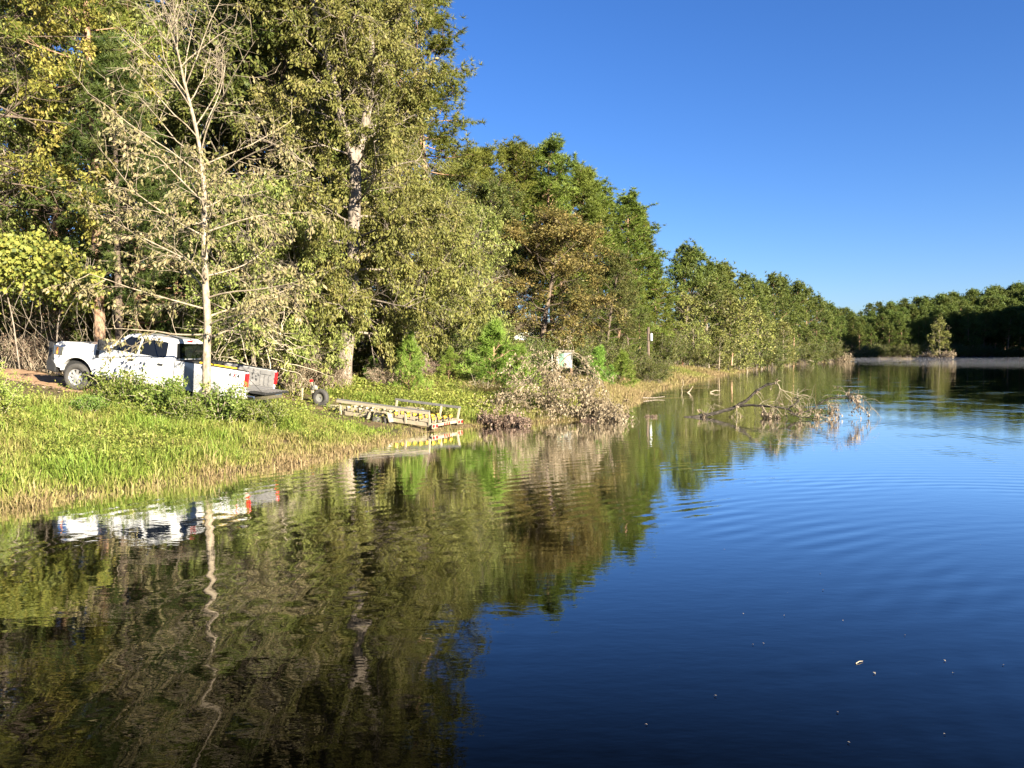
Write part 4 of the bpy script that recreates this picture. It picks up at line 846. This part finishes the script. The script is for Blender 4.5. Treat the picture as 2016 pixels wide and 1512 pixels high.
stick('stranded_log', 'bleached fallen log at the tip of the misty point', [(pos(1552, 178)[0], 178, 1.3), (pos(1556, 178)[0], 178, 1.9), (pos(1580, 180)[0], 180, 1.2), (pos(1602, 182)[0], 182, .5)], .22, B_PALE)
stick('bleached_snag', 'bleached forked snag rising from the brush on the misty point', [(pos(1636, 219)[0], 219, .3), (pos(1643, 219)[0], 219, 1.9), (pos(1650, 219)[0], 219, 2.3)], .16, B_PALE)
stick('leaning_stub', 'short reddish dead stub in the meadow before the shoreline wood', [(pos(1440, 96)[0], 96, 1.1), (pos(1442, 96)[0], 96, 2.6)], .14, B_PINE)
b_ = copy_tree(br, 'pinkish dead brush at the very tip of the misty point', (pos(1645, 221)[0], 221, .1), 1, 4.2); b_ = copy_tree(br, 'sunlit brush at the foot of the single tree before the far shore', (pos(1845, 290)[0], 290, .1), 2, 5.5)

# ---------------------------------------------------------------- huts, utility pole
HWHITE = plain('hut_white', (.30, .30, .27), .7, var=.12); HGREEN = plain('hut_green', (.10, .22, .14), .6, var=.15); ROOFP = plain('roof_metal', (.62, .64, .58), .45, var=.12); TIMBER = plain('timber', (.16, .10, .06), .8, var=.3); BRICK = plain('brick', (.26, .12, .065), .85, var=.3, scale=14); ROOFD = plain('roof_shingle', (.10, .08, .07), .9, var=.3, scale=10)
x, y = pos(1110, 50); t = thing('green_hut', 'small white box hut with a green door panel standing behind the fallen treetop', 'hut', (x, y, 1.3), scale=.8)
boxo('wall', HWHITE, t, -.62, .62, -.5, .5, .5, 1.75, bevel=.02); boxo('door', HGREEN, t, -.36, .02, -.53, -.503, .55, 1.62); boxo('window', BLACK, t, -.3, -.02, -.512, -.502, 1.64, 1.73)
boxo('window', BLACK, t, .52, .60, -.512, -.502, 1.15, 1.6); boxo('roof', plain('hut_roof', (.20, .17, .13), .8, var=.25), t, -.75, .75, -.65, .65, 1.76, 1.90, bevel=.03)
for px_, py_ in ((-.6, -.45), (.6, -.45), (-.6, .45), (.6, .45)): boxo('leg', TIMBER, t, px_ - .05, px_ + .05, py_ - .05, py_ + .05, -.6, .5)
for xx in (-.95,): boxo('corner_post', HWHITE, t, xx - .04, xx + .04, -.6, -.52, -.4, 1.55)
x, y = pos(1055, 70); t = thing('pavilion', 'open pavilion with pale metal roof half hidden behind the young pines', 'pavilion', (x, y, gz(x, y)))
bm = B(); prism(bm, [(-2.4, 2.2), (2.4, 2.2), (1.2, 2.9), (-1.2, 2.9)], -2, 2); bm_obj('roof', bm, ROOFP, t); boxo('fascia', TIMBER, t, -2.42, 2.42, -2.03, -2.0, 2.08, 2.2)
for px_ in (-2.2, 0, 2.2):
    for py_ in (-1.8, 1.8): boxo('post', TIMBER, t, px_ - .08, px_ + .08, py_ - .08, py_ + .08, -.3, 2.2)
boxo('back_wall', TIMBER, t, -2.2, 2.2, 1.7, 1.78, 0, 2.2)
x, y = pos(1276, 66); t = thing('utility_pole', 'dark wooden utility pole with a pale transformer can at the meadow edge', 'utility pole', (x, y, gz(x, y)))
bm = B(); lathe(bm, [(.001, -.5), (.15, -.5), (.11, 4.45), (.001, 4.45)], (0, 0, 0), 'z', 14); bm_obj('pole', bm, B_DARK, t, smooth=True)
bm = B(); lathe(bm, [(.001, 3.3), (.11, 3.3), (.12, 3.35), (.12, 3.85), (.1, 3.92), (.001, 3.92)], (.22, -.1, 0), 'z', 18); tf = bm_obj('transformer', bm, plain('transformer_grey', (.4, .41, .41), .4, var=.06), t, smooth=True)
bm = B(); lathe(bm, [(.001, 3.92), (.03, 3.92), (.02, 4.08), (.001, 4.08)], (.22, -.1, 0), 'z', 10); bm_obj('insulator', bm, BLACK, tf)
beamo('bracket', BLACK, t, (0, 0, 3.7), (.2, -.1, 3.7), .04, .08)
x, y = pos(1314, 98); t = thing('brick_cabin', 'brown brick cabin gable peeking from the trees past the utility pole', 'cabin', (x, y, gz(x, y)), scale=.8)
bm = B(); prism(bm, [(-2, -.2), (2, -.2), (2, 2.4), (0, 3.9), (-2, 2.4)], -2.5, 2.5); bm_obj('wall', bm, BRICK, t)
for s in (-1, 1): beamo('roof', ROOFD, t, (s * 1.2, -2.8, 3.12), (s * 1.2, 2.8, 3.12), 0.01, 0.01) if 0 else None
bm = B(); prism(bm, [(-2.3, 2.22), (0, 3.96), (2.3, 2.22), (2.3, 2.38), (0, 4.12), (-2.3, 2.38)], -2.8, 2.8); bm_obj('roof', bm, ROOFD, t)

# ---------------------------------------------------------------- leaves and twigs afloat on the near water
FLO = leafmat('floating_leaf', [(.16, .13, .10), (.28, .25, .2)], .1)
rg = np.random.default_rng(91); a = Acc(); a.leaves(np.zeros((1, 3)), np.array([[1., 0, .15]]), np.array([[0, 0, 1.]]), .06, .035, .6, .3); fl = a.mesh('floating_leaf')
for k, (px, py, sc) in enumerate(((1735, 1338, 1.1), (1412, 1381, .9), (1658, 1414, .8), (1875, 1312, .9), (1620, 1134, .7), (1625, 1167, .8), (1470, 1216, .7), (1487, 1277, .7), (1512, 1276, .6), (1553, 1219, .7), (1668, 1230, .7), (1790, 1258, .7), (1680, 1476, .8), (1280, 1441, .6), (1878, 1460, .6), (1430, 1086, .6), (1988, 1318, .7), (1888, 1336, .6))):
    d_ = CAMH * F_ / (py - HZ); o = link('floating_leaf', fl, FLO); o.location = (pos(px, d_)[0], d_, .006); o.rotation_euler = (0, 0, rg.uniform(0, 6)); o.scale = (sc * .55,) * 3
    tag(o, 'small pale leaf floating on the dark open water', 'leaf', 'leaves afloat on the water')
d_ = CAMH * F_ / (1316 - HZ); stick('floating_twig', 'thin pale twig floating on the dark open water', [(pos(1695, d_)[0], d_, .004), (pos(1705, d_)[0], d_ + .03, .012), (pos(1714, d_)[0], d_ + .05, .006)], .005)

# ---------------------------------------------------------------- mist lying on the far water
def mist(name, label, cx, cy_, rx, ry, h, dens):
    m, t_, b, o = newmat(name); t_.nodes.remove(b); v = t_.nodes.new('ShaderNodeVolumePrincipled'); v.inputs['Color'].default_value = (.9, .93, 1, 1); v.inputs['Density'].default_value = dens; v.inputs['Anisotropy'].default_value = 0
    t_.links.new(v.outputs[0], o.inputs['Volume']); bm = B(); lathe(bm, [(.001, .01), (1, .01), (.97, .1), (.8, .45), (.5, .8), (.25, .95), (.001, 1)], (0, 0, 0), 'z', 40)
    for q in bm.verts: q.co.x *= rx; q.co.y *= ry; q.co.z *= h
    ob = bm_obj(name, bm, m); ob.location = (cx, cy_, .02); tag(ob, label, 'mist', kind='stuff'); return ob
mist('mist', 'low veil of morning mist on the water before the far shore', 150, 262, 75, 30, 1.1, .0022)
mist('mist_band', 'thin band of mist on the water off the point', 118, 172, 46, 14, .6, .0025)
